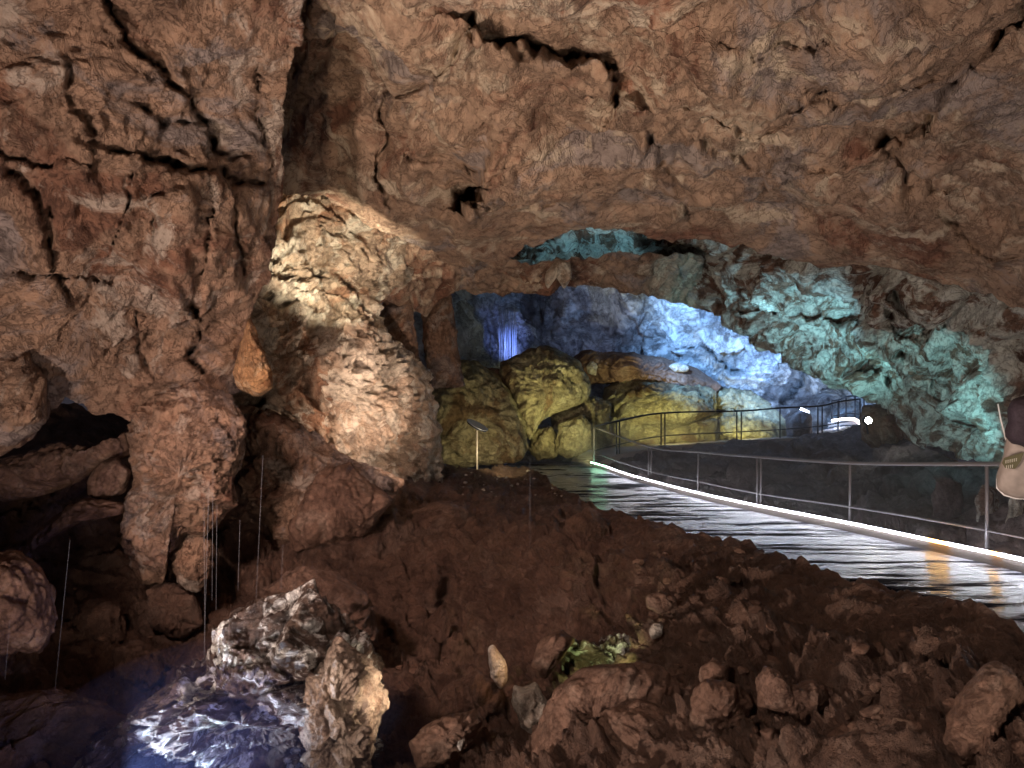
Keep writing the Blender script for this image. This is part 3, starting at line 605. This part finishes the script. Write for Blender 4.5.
scatter(168, (590, 540, 1024, 768), (1.8, 10), SM, 'loose brown stone in the rubble of the near slope', 'loose stones on the rubble slope', seed=3)
scatter(40, (610, 590, 960, 768), (8, 19), SM, 'fist to head sized brown stone half sunk in the rubble slope', 'larger stones on the rubble slope', seed=9)
scatter(34, (390, 650, 620, 768), (2.2, 9), SM, 'loose brown stone at the bottom of the pit', 'loose stones in the pit', seed=4)
scatter(34, (462, 470, 580, 500), (1.2, 2.6), SP, 'small pale stone on the crest near the disc-topped stand', 'pale stones on the crest', seed=5)
scatter(22, (60, 560, 280, 700), (2.5, 7), SM, 'loose stone on the dark slope below the rock pillar', 'loose stones below the pillar', seed=6)

# ------------------------------------------------------------------ walkway
m, t, b = nt('wet_walkway')
geo = t.nodes.new('ShaderNodeNewGeometry')
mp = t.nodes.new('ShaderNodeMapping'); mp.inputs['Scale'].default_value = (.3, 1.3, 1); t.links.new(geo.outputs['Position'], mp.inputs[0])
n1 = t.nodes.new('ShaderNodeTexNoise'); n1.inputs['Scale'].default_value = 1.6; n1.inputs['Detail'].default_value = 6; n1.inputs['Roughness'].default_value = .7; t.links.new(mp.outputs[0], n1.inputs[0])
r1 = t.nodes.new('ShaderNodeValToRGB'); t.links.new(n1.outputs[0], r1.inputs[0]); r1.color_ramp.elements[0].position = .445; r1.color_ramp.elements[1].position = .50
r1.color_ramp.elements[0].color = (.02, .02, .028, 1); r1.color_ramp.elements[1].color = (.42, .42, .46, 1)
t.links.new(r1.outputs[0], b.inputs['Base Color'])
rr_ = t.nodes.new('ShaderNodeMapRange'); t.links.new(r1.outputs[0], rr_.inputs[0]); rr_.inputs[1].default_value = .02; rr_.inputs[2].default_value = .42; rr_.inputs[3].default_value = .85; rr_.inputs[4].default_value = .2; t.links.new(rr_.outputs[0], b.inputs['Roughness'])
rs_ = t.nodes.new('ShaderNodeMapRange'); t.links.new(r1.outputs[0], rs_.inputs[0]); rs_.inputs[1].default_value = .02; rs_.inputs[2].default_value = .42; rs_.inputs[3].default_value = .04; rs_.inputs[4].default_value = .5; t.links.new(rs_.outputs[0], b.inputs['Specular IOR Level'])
bp = t.nodes.new('ShaderNodeBump'); bp.inputs['Strength'].default_value = .9; bp.inputs['Distance'].default_value = .05; t.links.new(n1.outputs[0], bp.inputs['Height']); t.links.new(bp.outputs[0], b.inputs['Normal'])
M_walk = m
kp = smooth_path([V(*k) for k in KERB], 8)
M_led = emit('led_tube_light', (.86, .89, 1.0), 18)
M_ledg = emit('led_tube_green', (.45, 1.0, .62), 14)
M_ledo = emit('led_tube_amber', (1.0, .55, .2), 16)
# floor slab: left edge follows the kerb 2.6-3.4 m to its side
bm = bmesh.new(); L = []; Rr = []
LE = [Vector(q) for q in ((-.6, 26.5, 0), (.2, 22, 0), (.6, 20, 0), (1.2, 17.4, 0), (1.9, 14, 0), (2.25, 12, 0), (2.5, 10.8, 0), (2.95, 9.2, 0), (3.4, 7.8, 0), (3.68, 6.9, 0), (3.82, 6.3, 0), (3.8, 5.4, 0), (3.85, 4.6, 0), (3.85, 1.5, 0))]
RE = [V(596, 463, 26.0)] + [V(*k) for k in KERB[::2][:5]] + [V(*KERB[8]), V(*KERB[9]), V(*KERB[10]), Vector((4.2, 1.5, -.1))]
RE = sorted(RE, key=lambda p: -p.y)
ny = 60
ya = np.linspace(26.5, 1.5, ny)
ry = np.array([p.y for p in kp][::-1]); rx = np.array([p.x for p in kp][::-1]); rz = np.array([p.z for p in kp][::-1])
ly = np.array([p.y for p in LE][::-1]); lx = np.array([p.x for p in LE][::-1])
grid = []
for y in ya:
    x1 = float(np.interp(y, ry, rx)) + .05; z = float(np.interp(y, ry, rz))
    if y > ry[-1]: x1 = rx[-1] + (y - ry[-1]) * .2; z = rz[-1] + (y - ry[-1]) * .05
    x0 = float(np.interp(y, ly, lx))
    grid.append([bm.verts.new((x0 + (x1 - x0) * k / 8, y, z)) for k in range(9)])
low = [[bm.verts.new(v.co - Vector((0, 0, .18))) for v in row] for row in grid]
for A, B in zip(grid[:-1], grid[1:]):
    for k in range(8): bm.faces.new((A[k], A[k + 1], B[k + 1], B[k]))
for A, B in zip(low[:-1], low[1:]):
    for k in range(8): bm.faces.new((A[k], B[k], B[k + 1], A[k + 1]))
for G_, Lw in ((grid, low),):
    for i in range(len(G_) - 1):
        bm.faces.new((G_[i][0], G_[i + 1][0], Lw[i + 1][0], Lw[i][0])); bm.faces.new((G_[i][-1], Lw[i][-1], Lw[i + 1][-1], G_[i + 1][-1]))
    for k in range(8):
        bm.faces.new((G_[0][k], Lw[0][k], Lw[0][k + 1], G_[0][k + 1])); bm.faces.new((G_[-1][k], G_[-1][k + 1], Lw[-1][k + 1], Lw[-1][k]))
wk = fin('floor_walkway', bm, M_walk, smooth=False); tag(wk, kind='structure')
kerb = empty('light_kerb', kp[0], 'low kerb with a glowing white LED tube curving along the walkway', 'lit kerb')
sweep('kerb_body', kp, [(-.16, -.12), (-.16, .10), (0, .13), (0, -.12)], M_kerb, kerb)
# tube sits on the walkway side of the kerb top
def off(p, i, s, z):
    a = kp[max(i - 1, 0)]; c = kp[min(i + 1, len(kp) - 1)]; tt = (c - a); tt.z = 0; tt.normalize(); sd = tt.cross(Vector((0, 0, 1)))
    return p + sd * s + Vector((0, 0, z))
side = -1 if True else 1
tp = [off(p, i, .03, .145) for i, p in enumerate(kp)]
cuts = [(0, 9, M_ledg), (9, 55, M_led), (55, 57, M_ledo), (57, 61, M_led), (61, 62, M_ledo), (62, len(tp) - 1, M_led)]
for a, c, mm in cuts: tube('led_tube', tp[a:c + 1], .021, mm, kerb, 8)

# railings
def railing(name, tops, bases, mat, label, posts, r=.024, low=.28):
    """tops/bases: world points of posts; posts: indices that carry a double post"""
    root = empty(name, bases[0], label, 'railing')
    tube('top_rail', smooth_path(tops, 4), r * 1.25, mat, root, 10)
    lows = [b_.lerp(t_, low) for b_, t_ in zip(bases, tops)]
    tube('lower_rail', smooth_path(lows, 4), r * .8, mat, root, 8)
    for i, (b_, t_) in enumerate(zip(bases, tops)):
        if i in posts:
            dirv = (bases[min(i + 1, len(bases) - 1)] - bases[max(i - 1, 0)]).normalized() * posts[i] / 2
            tube('post', [b_ - dirv, t_ - dirv], r, mat, root, 8)
            tube('post', [b_ + dirv, t_ + dirv], r, mat, root, 8)
        else: tube('post', [b_, t_], r, mat, root, 8)
    return root
lower = [(594, 463, 427, 24.0), (650, 481, 447, 21.2), (698, 493, 452, 18.6), (759, 508, 457, 15.4), (850, 524, 463, 12.5), (987, 556, 464, 9.0), (1180, 615, 462, 6.4)]
railing('railing', [V(x, t_, d) for x, b_, t_, d in lower], [V(x, b_, d) for x, b_, t_, d in lower], M_rail, 'grey metal railing along the lit lower walkway', {1: .16, 3: .16}, .022)
upper = [(594, 460, 427, 24.3), (618, 454, 421, 25.2), (663, 445, 413, 27), (739, 440, 411, 28.2), (780, 438, 408, 28.6), (820, 434, 406, 29.2), (838, 431, 402, 29.4), (860, 427, 399, 29.5)]
railing('railing', [V(x, t_, d) for x, b_, t_, d in upper], [V(x, b_, d) for x, b_, t_, d in upper], M_railb, 'black railing rising along the upper ramp', {1: .16, 2: .18, 3: .2, 5: .2}, .026)
# upper ramp and the far lit doorway path
M_ramp = plain('ramp_concrete', (.42, .35, .31), .6, 0, .2, 3)
edge = smooth_path([V(600, 462, 25), V(618, 455, 25.4), V(663, 447, 27.2), V(739, 441, 28.4), V(780, 438.5, 28.8), V(820, 435.5, 29.4), V(862, 426, 29.6)], 5)
rp = sweep('floor_ramp', edge, [(0, 0), (0, -.25), (-2.0, -.25), (-2.0, .02)], M_ramp); tag(rp, kind='structure')
far = empty('light_kerb', V(830, 420, 31.5), 'short far LED tube glowing beside the upper ramp under the wall lip', 'lit kerb')
M_led2 = emit('led_tube_far', (1, .88, .85), 16)
tube('led_tube', smooth_path([V(832, 421, 32), V(846, 419, 31.6), V(856, 420, 31), V(861, 425, 30.2)], 4), .06, M_led2, far, 8)
sweep('kerb_body', smooth_path([V(828, 425, 32), V(846, 422.5, 31.6), V(858, 423.5, 31), V(862, 428, 30.2)], 4), [(-.12, -.1), (-.12, .1), (.05, .1), (.05, -.1)], M_kerb, far)
bar = [(832, 420, 401, 32.5), (839, 419, 400, 32.5), (846, 418, 397, 32.4), (855, 418, 396, 32), (864, 420, 398, 31.5)]
railing('railing', [V(x, t_, d) for x, b_, t_, d in bar], [V(x, b_, d) for x, b_, t_, d in bar], M_railb, 'short far railing piece before the pale blue rock', {}, .03, .2)
strip = empty('strip_light', V(802, 409, 32), 'small tilted white strip light under the dark rock fork', 'light')
tube('lit_tube', [V(800, 408.5, 32), V(809, 412.5, 32)], .05, M_led, strip, 8); tube('end_cap', [V(799, 408, 32), V(800, 408.5, 32)], .07, M_railb, strip, 8)
# floodlight
M_flood = emit('floodlight_lens', (1, .97, .85), 90)
fl = empty('floodlight', V(868, 428, 22), 'small bright floodlight shining at the end of the upper ramp', 'floodlight')
c0 = V(868, 420.5, 22)
tube('lens', [c0 + Vector((0, -.02, 0)), c0 + Vector((0, -.06, 0))], .09, M_flood, fl, 16)
tube('housing', [c0 + Vector((0, .2, 0)), c0 + Vector((0, .1, 0)), c0 + Vector((0, -.02, 0))], .13, M_railb, fl, 16, taper=[.6, 1, 1])
tube('stake', [V(868, 434, 22.1), c0 + Vector((0, .1, -.1))], .03, M_railb, fl, 8)

# ------------------------------------------------------------------ disc topped stand
base = Vector(at_ground(477, 470).tolist()); top = V(477, 428, 20.2); base = V(477, 470, 20.2)
st = empty('information_stand', base, 'slim stand with a tilted dark disc on top, on the crest by the slab', 'information stand')
M_pole = plain('pale_pole', (.55, .48, .42), .45, .2, .1)
M_disc = plain('dark_panel', (.012, .014, .03), .25, 0, .2)
M_rim = plain('disc_rim', (.45, .47, .55), .3, .6)
tube('pole', [base - Vector((0, 0, .15)), top], .022, M_pole, st, 10)
def disc(name, c, r, h, mat, parent, rot, r2=None, n=40):
    bm = bmesh.new(); bmesh.ops.create_cone(bm, cap_ends=True, segments=n, radius1=r, radius2=r2 or r, depth=h)
    bmesh.ops.transform(bm, matrix=Matrix.Translation(c) @ rot, verts=bm.verts); return fin(name, bm, mat, parent, smooth=False)
rot = Matrix.Rotation(math.radians(28), 4, 'Y') @ Matrix.Rotation(math.radians(14), 4, 'X')
disc('disc_panel', top + Vector((0, 0, .06)), .30, .035, M_disc, st, rot)
disc('disc_rim', top + rot @ Vector((0, 0, .025)) + Vector((0, 0, .06)), .31, .012, M_rim, st, rot)
disc('bracket', top, .05, .08, M_railb, st, rot)

# ------------------------------------------------------------------ hanging threads and dripping water
m, t, b = nt('pale_thread'); b.inputs['Base Color'].default_value = (.75, .78, .9, 1); b.inputs['Roughness'].default_value = .2; b.inputs['Alpha'].default_value = .08
M_thread = m
threads = [(204, 500, 205, 668, 7.6), (209, 480, 203, 690, 7.5), (213, 470, 212, 600, 7.8), (217, 505, 216, 610, 7.8), (240, 520, 238, 590, 8), (263, 455, 256, 600, 8.1), (70, 540, 55, 690, 7.4), (10, 620, 5, 680, 7.2), (283, 545, 281, 590, 8.4)]
for (x0, y0, x1, y1, d) in threads:
    o = tube('hanging_thread', [V(x0 + (x1 - x0) * k / 6., y0 + (y1 - y0) * k / 6., d) for k in range(7)], .0018, M_thread, None, 6)
    tag(o, 'thin pale vertical thread hanging in the dark pit', 'thread', 'thin threads over the pit')
o = tube('marker_rod', [V(530, 462, 11.5), V(530, 553, 11.5)], .005, M_thread, None, 6); tag(o, 'single thin pale upright line in front of the brown slope', 'thread')
m, t, b = nt('falling_water'); b.inputs['Base Color'].default_value = (.8, .87, 1, 1); b.inputs['Roughness'].default_value = .15
tr = t.nodes.new('ShaderNodeBsdfTransparent'); mx = t.nodes.new('ShaderNodeMixShader'); mx.inputs[0].default_value = .45
t.links.new(tr.outputs[0], mx.inputs[1]); t.links.new(b.outputs[0], mx.inputs[2]); t.links.new(mx.outputs[0], t.nodes['Material Output'].inputs[0]); M_water = m
wf = empty('waterfall', V(508, 362, 34.5), 'thin blue white waterfall falling behind the tilted boulder', 'waterfall')
rw = random.Random(5)
for k in range(16):
    x = 499 + k * 1.15 + rw.uniform(-.4, .4); yt = 300 + rw.uniform(0, 14)
    tube('water_strand', [V(x + rw.uniform(-.3, .3), yt + (366 - yt) * j / 5., 34.6 + rw.uniform(-.2, .2)) for j in range(6)], rw.uniform(.012, .035), M_water, wf, 6, taper=[.3, .7, 1, 1, 1.1, 1.2])

# ------------------------------------------------------------------ person at the frame edge
M_jacket = plain('dark_jacket', (.035, .022, .03), .85, 0, .3, 30); M_trous = plain('dark_trousers', (.02, .02, .03), .9, 0, .2, 30)
M_skin = plain('skin', (.50, .30, .22), .55, 0, .08, 30); M_hair = plain('brown_hair', (.03, .018, .012), .6, 0, .4, 60)
M_bag = plain('beige_canvas', (.36, .30, .265), .8, 0, .14, 9); M_patch = plain('khaki_patch', (.13, .115, .06), .8, 0, .2, 40); M_edge = plain('pale_edge', (.85, .82, .80), .6)
M_shoe = plain('shoe_leather', (.04, .03, .03), .5)
fx, fy = 4.28, 5.75
gz = CAMZ - 1.32
per = empty('person', (fx, fy, gz), 'person in a dark padded jacket with a backpack on the walkway, mostly out of frame', 'person')
def skin_body(name, nodes, edges, mat, parent, sub=2):
    me = bpy.data.meshes.new(name); me.from_pydata([n[0] for n in nodes], edges, []); me.update()
    o = obj(name, me, None, parent)
    md = o.modifiers.new('s', 'SKIN'); md.use_smooth_shade = True
    for v, n in zip(me.skin_vertices[0].data, nodes): v.radius = (n[1], n[2] if len(n) > 2 else n[1])
    me.skin_vertices[0].data[0].use_root = True
    o.modifiers.new('u', 'SUBSURF').levels = sub; o.modifiers[-1].render_levels = sub
    dg = bpy.context.evaluated_depsgraph_get(); em = bpy.data.meshes.new_from_object(o.evaluated_get(dg)); o.modifiers.clear(); o.data = em
    em.materials.clear(); em.materials.append(mat); em.polygons.foreach_set('use_smooth', np.ones(len(em.polygons), bool)); return o
# faces away from the camera (+y); body coordinates are relative to the feet
nodes = [((0, 0, .95), .15, .12), ((0, 0, 1.12), .14, .11), ((0, .0, 1.32), .17, .12), ((0, 0, 1.45), .12, .10), ((0, .01, 1.52), .055), ((0, .02, 1.62), .075, .09), ((0, .02, 1.72), .075, .09),
         ((-.17, 0, 1.42), .07), ((-.23, -.02, 1.18), .055), ((-.17, .16, 1.02), .042), ((-.12, .24, 1.06), .03, .02),
         ((.17, 0, 1.42), .07), ((.23, -.02, 1.18), .055), ((.19, .14, 1.02), .042), ((.14, .24, 1.06), .03, .02),
         ((-.09, 0, .86), .095), ((-.10, .02, .50), .06), ((-.10, 0, .09), .045), ((-.11, .13, .04), .04, .03),
         ((.09, 0, .86), .095), ((.10, .03, .50), .06), ((.10, 0, .09), .045), ((.11, .13, .04), .04, .03)]
edges = [(0, 1), (1, 2), (2, 3), (3, 4), (4, 5), (5, 6), (3, 7), (7, 8), (8, 9), (9, 10), (3, 11), (11, 12), (12, 13), (13, 14), (0, 15), (15, 16), (16, 17), (17, 18), (0, 19), (19, 20), (20, 21), (21, 22)]
body = skin_body('body', nodes, edges, M_skin, per)
jn = [((0, 0, .84), .19, .15), ((0, -.01, 1.14), .19, .16), ((0, -.01, 1.30), .20, .16), ((0, 0, 1.42), .15, .13), ((0, .01, 1.49), .085, .085),
      ((-.19, 0, 1.40), .10), ((-.25, -.03, 1.17), .085), ((-.19, .13, 1.04), .062), ((.19, 0, 1.40), .10), ((.25, -.03, 1.17), .085), ((.20, .12, 1.04), .062)]
skin_body('jacket', jn, [(0, 1), (1, 2), (2, 3), (3, 4), (3, 5), (5, 6), (6, 7), (3, 8), (8, 9), (9, 10)], M_jacket, per)
tn = [((0, 0, .98), .165, .135), ((0, 0, .90), .15, .13), ((-.09, 0, .80), .11), ((-.10, .02, .50), .08), ((-.10, 0, .10), .065), ((.09, 0, .80), .11), ((.10, .03, .50), .08), ((.10, 0, .10), .065)]
skin_body('trousers', tn, [(0, 1), (1, 2), (2, 3), (3, 4), (1, 5), (5, 6), (6, 7)], M_trous, per)
skin_body('hair', [((0, 0, 1.76), .09, .10), ((0, -.03, 1.66), .092, .10), ((0, -.04, 1.54), .08, .07), ((0, -.05, 1.44), .06, .05)], [(0, 1), (1, 2), (2, 3)], M_hair, per)
for s_ in (-1, 1):
    skin_body('shoe', [((s_ * .10, -.06, .04), .045, .04), ((s_ * .105, .05, .04), .05, .04), ((s_ * .11, .17, .03), .042, .03)], [(0, 1), (1, 2)], M_shoe, per, 1)
    for f_, (dx, dz, ln) in enumerate([(-.025, .02, .06), (-.008, .025, .075), (.010, .02, .07), (.026, .01, .055), (.03, -.02, .045)]):
        b0 = Vector((s_ * -.13, .27, 1.06)) if s_ > 0 else Vector((-.12, .27, 1.06)); b0.x = s_ * .13
        tube_pts = [b0 + Vector((dx, 0, dz)), b0 + Vector((dx, ln * .6, dz)), b0 + Vector((dx, ln, dz - .02))]
        skin_body('finger', [(tuple(q_), .009) for q_ in tube_pts], [(0, 1), (1, 2)], M_skin, body, 1).location = (0, 0, 0)
per.rotation_euler = (0, 0, -PI / 2)
# shoulder backpack, its lower half beige with a khaki patch; top half covered by the dark bulge of the jacket
bag = empty('backpack', V(1034, 450, 5.45), 'beige backpack with a khaki patch, a dark jacket bundled over its top', 'backpack')
def blob(name, outline, d, thick, mat, parent, n=96, pw=.55, seed=0, amp=.004):
    ol = resample(outline, n)
    for _ in range(3): ol = (ol * 2 + np.roll(ol, 1, 0) + np.roll(ol, -1, 0)) / 4
    c = ol.mean(0); bm = bmesh.new(); rows = []
    m_ = 28
    for j in range(1, m_):
        ph = PI * j / m_; r = math.sin(ph) ** pw; dz = -math.cos(ph) * thick
        q = P(c[0] + (ol[:, 0] - c[0]) * r, c[1] + (ol[:, 1] - c[1]) * r, d + dz)
        q = q + (fbm(q * 12, 3, seed) * amp)[:, None] * np.array([.3, -1, .3])
        rows.append([bm.verts.new(v.tolist()) for v in q])
    f0 = bm.verts.new(P(c[0], c[1], d - thick).tolist()); f1 = bm.verts.new(P(c[0], c[1], d + thick).tolist())
    for A, B in zip(rows[:-1], rows[1:]):
        for k in range(n): bm.faces.new((A[k], A[(k + 1) % n], B[(k + 1) % n], B[k]))
    for k in range(n): bm.faces.new((f0, rows[0][(k + 1) % n], rows[0][k])); bm.faces.new((f1, rows[-1][k], rows[-1][(k + 1) % n]))
    return fin(name, bm, mat, parent)
bo = [(1006, 440), (1001, 462), (996, 480), (996, 488), (1004, 495), (1016, 499), (1040, 499), (1066, 497), (1074, 486), (1072, 450), (1066, 425), (1040, 418), (1015, 422), (1008, 430)]
blob('pack_body', bo, 5.42, .15, M_bag, bag, amp=.012)
tube('edge_line', [V(x, y, 5.40) for x, y in [(1002, 462), (997, 480), (997, 488), (1004, 495), (1016, 498.5), (1040, 498.8), (1066, 496)]], .006, M_edge, bag, 8)  # bright hem: LED light catching the lower edge, built as a pale strip
tube('edge_line', [V(x, y, 5.40) for x, y in [(998, 404), (1001, 420), (1006, 440)]], .0055, M_edge, bag, 8)
# khaki patch, follows the bag front
bm = bmesh.new(); pq = [(1004, 458), (1024, 452), (1021, 461), (1015, 469), (1005, 468), (1002, 463)]
fr = [bm.verts.new(V(x, y, 5.245)) for x, y in pq]; bk = [bm.verts.new(V(x, y, 5.32)) for x, y in pq]
bm.faces.new(fr); bm.faces.new(bk[::-1])
for k in range(len(pq)): bm.faces.new((fr[k], bk[k], bk[(k + 1) % len(pq)], fr[(k + 1) % len(pq)]))
patch = fin('patch', bm, M_patch, bag, smooth=False)
# two short rows of illegible pale lettering strokes on the patch
bm = bmesh.new()
for row, (x0, x1, y0, y1) in enumerate([(1005.5, 1018, 460.2, 457.6), (1006, 1014, 465.4, 464.2)]):
    nn = 6 if row == 0 else 4
    for i in range(nn):
        a = i / nn; xx = x0 + (x1 - x0) * a; yy = y0 + (y1 - y0) * a; ww = (x1 - x0) / nn * .55
        for dx0, dy0, dx1, dy1 in ((0, 0, .8, 3.2), (0, 0, ww, .9)):
            q = [(xx + dx0, yy + dy0), (xx + dx1, yy + dy0), (xx + dx1, yy + dy1), (xx + dx0, yy + dy1)]
            A = [bm.verts.new(V(u, v, 5.240)) for u, v in q]; B = [bm.verts.new(V(u, v, 5.246)) for u, v in q]
            bm.faces.new(A); bm.faces.new(B[::-1])
            for k in range(4): bm.faces.new((A[k], B[k], B[(k + 1) % 4], A[(k + 1) % 4]))
fin('lettering', bm, plain('pale_print', (.62, .58, .48), .7), patch, smooth=False)
# dark padded sleeve bulging in front of the bag top
blob('rolled_jacket', [(1006, 410), (1012, 399), (1030, 394), (1070, 394), (1080, 430), (1060, 447), (1024, 447), (1010, 443), (1005, 432), (1008, 422)], 5.2, .14, M_jacket, bag, amp=.02, seed=3)

# ------------------------------------------------------------------ thin cave mist over the walkway
HAZE = True
if HAZE:
    bm = bmesh.new(); ring = [(1.0, 27), (6.2, 27), (6.2, 5.2), (4.6, 5.2), (3.2, 8.5), (2.2, 14)]
    lo = [bm.verts.new((x, y, -.3)) for x, y in ring]; hi = [bm.verts.new((x, y, 1.9)) for x, y in ring]
    bm.faces.new(lo); bm.faces.new(hi[::-1])
    for i in range(6): bm.faces.new((lo[i], hi[i], hi[(i + 1) % 6], lo[(i + 1) % 6]))
    mh = bpy.data.materials.new('thin_mist'); mh.use_nodes = True; t = mh.node_tree; t.nodes.clear()
    o_ = t.nodes.new('ShaderNodeOutputMaterial'); v_ = t.nodes.new('ShaderNodeVolumeScatter'); v_.inputs['Density'].default_value = .022; v_.inputs['Anisotropy'].default_value = .3
    t.links.new(v_.outputs[0], o_.inputs[1])
    hz = fin('mist', bm, mh, smooth=False); tag(hz, 'thin lilac mist hanging over the lit walkway', 'mist', kind='stuff')

bm = bmesh.new(); bmesh.ops.create_icosphere(bm, subdivisions=3, radius=1)
for v in bm.verts: v.co = Vector((v.co.x * 1.7, v.co.y * 1.5, v.co.z * .9)) + V(240, 750, 6.4)
mh2 = bpy.data.materials.new('pit_mist'); mh2.use_nodes = True; t = mh2.node_tree; t.nodes.clear()
o_ = t.nodes.new('ShaderNodeOutputMaterial'); v_ = t.nodes.new('ShaderNodeVolumeScatter'); v_.inputs['Density'].default_value = .02; v_.inputs['Color'].default_value = (.35, .45, 1, 1)
t.links.new(v_.outputs[0], o_.inputs[1])
tag(fin('mist', bm, mh2), 'faint blue mist around the huge pit boulder', 'mist', kind='stuff')

# ------------------------------------------------------------------ lights
def spot(loc, target, power, col, angle=60, blend=.6, size=.15):
    l = bpy.data.lights.new('lamp', 'SPOT'); l.energy = power; l.color = col; l.spot_size = math.radians(angle); l.spot_blend = blend; l.shadow_soft_size = size
    o = bpy.data.objects.new('lamp', l); C.objects.link(o); o.location = loc
    o.rotation_euler = (Vector(target) - Vector(loc)).to_track_quat('-Z', 'Y').to_euler(); return o
def point(loc, power, col, size=.1):
    l = bpy.data.lights.new('lamp', 'POINT'); l.energy = power; l.color = col; l.shadow_soft_size = size
    o = bpy.data.objects.new('lamp', l); C.objects.link(o); o.location = loc; return o
WARM = (1.0, .80, .69); CY = (.32, .76, 1.0); BL = (.18, .42, 1.0)
# unseen warm fill spots added on the visitor side
spot((-4.5, 1.0, -1.2), V(540, 90, 9), 2700, WARM, 110, .9, .2)
spot((3.6, -1.0, -.6), V(680, 100, 9), 640, (1, .82, .68), 100, .9, .25)
spot((-1.5, 1.5, -1.0), V(60, 180, 8), 360, WARM, 100, .9, .2)
spot((-1.8, .6, 2.6), V(800, 650, 6), 540, WARM, 95, .9, .25)
spot((-3.0, 3.0, 3.0), V(430, 540, 12), 1700, (1, .70, .60), 60, .9, .25)
spot((-2.8, 2.0, -.8), V(520, 120, 9), 1500, (1, .80, .62), 58, 1, .15)
# cream wall behind the left wall edge, pitted wall, ochre cone
spot(V(345, 318, 11.2), V(335, 225, 14), 850, (1, .88, .68), 72, .7, .05)
spot(V(462, 476, 11.2), V(385, 400, 13.4), 820, (1, .75, .60), 74, 1, .05)
spot(V(262, 425, 8.6), V(256, 365, 9.5), 22, (1, .66, .36), 40, .8, .05)
# cyan lamps under the right wall
spot(V(800, 405, 15.4), V(795, 310, 17.5), 430, CY, 88, .8, .05)
spot(V(860, 420, 15.6), V(830, 360, 17.5), 230, (.3, .8, .88), 95, .6, .05)
spot(V(915, 452, 12.6), V(950, 405, 14.2), 270, (.27, .76, .84), 85, .6, .05)
spot(V(600, 276, 21.3), V(590, 236, 22.5), 65, CY, 140, .5, .05)
spot(V(775, 328, 17.0), V(726, 262, 20.2), 150, CY, 42, .9, .05)
# blue chamber
spot(V(650, 318, 26.0), V(728, 342, 32), 6400, (.22, .49, 1), 74, .8, .08)
spot(V(800, 402, 29.0), V(765, 365, 32), 1700, (.28, .52, 1), 110, .6, .08)
spot(V(835, 422, 30.0), V(830, 395, 34), 600, (.45, .62, 1), 90, .6, .08)
spot(V(520, 362, 32.0), V(506, 338, 36), 800, (.22, .34, 1), 36, 1, .08)
spot(V(600, 345, 31.0), V(590, 310, 35), 260, (.35, .5, 1), 90, .9, .08)
spot(V(538, 302, 17.3), V(530, 288, 19), 12, (1, .75, .5), 70, .8, .03)
# olive lamps at the boulders
spot(V(590, 466, 20.5), V(560, 390, 25), 980, (1, .93, .40), 60, .8, .06)
spot(V(680, 425, 27.2), V(668, 398, 31), 420, (1, .95, .40), 120, .7, .06)
spot(V(750, 432, 29.3), V(738, 418, 31.6), 170, (1, .97, .38), 100, .5, .05)
spot(V(520, 462, 18.5), V(474, 412, 23.5), 330, (1, .84, .48), 80, .8, .06)
# pit lamps
spot(V(120, 800, 5.9), V(215, 700, 6.2), 260, (.55, .72, 1), 95, .6, .03)
spot(V(196, 668, 5.5), V(248, 636, 6.2), 42, (.9, .93, 1), 42, .6, .03)
spot(V(430, 680, 5.9), V(362, 700, 6.2), 55, (1, .82, .6), 70, .6, .03)
spot(V(604, 672, 7.0), V(600, 652, 8.0), 30, (.8, 1, .38), 90, .6, .03)
spot(V(528, 660, 7.2), V(500, 665, 7.6), 8, (1, .6, .3), 60, .5, .03)
spot(V(240, 770, 5.6), V(226, 744, 5.9), 10, (.2, 1, .4), 25, .8, .02)
spot(V(250, 790, 4.8), V(120, 660, 9), 110, (.3, .35, 1), 80, 1, .1)

w = bpy.data.worlds.new('cave_air'); bpy.context.scene.world = w; w.use_nodes = True
w.node_tree.nodes['Background'].inputs[0].default_value = (.62, .56, .72, 1); w.node_tree.nodes['Background'].inputs[1].default_value = .045
sc = bpy.context.scene
sc.view_settings.view_transform = 'Standard'; sc.view_settings.look = 'None'; sc.view_settings.gamma = 1; sc.view_settings.use_curve_mapping = False
sc.view_settings.exposure = 0.0
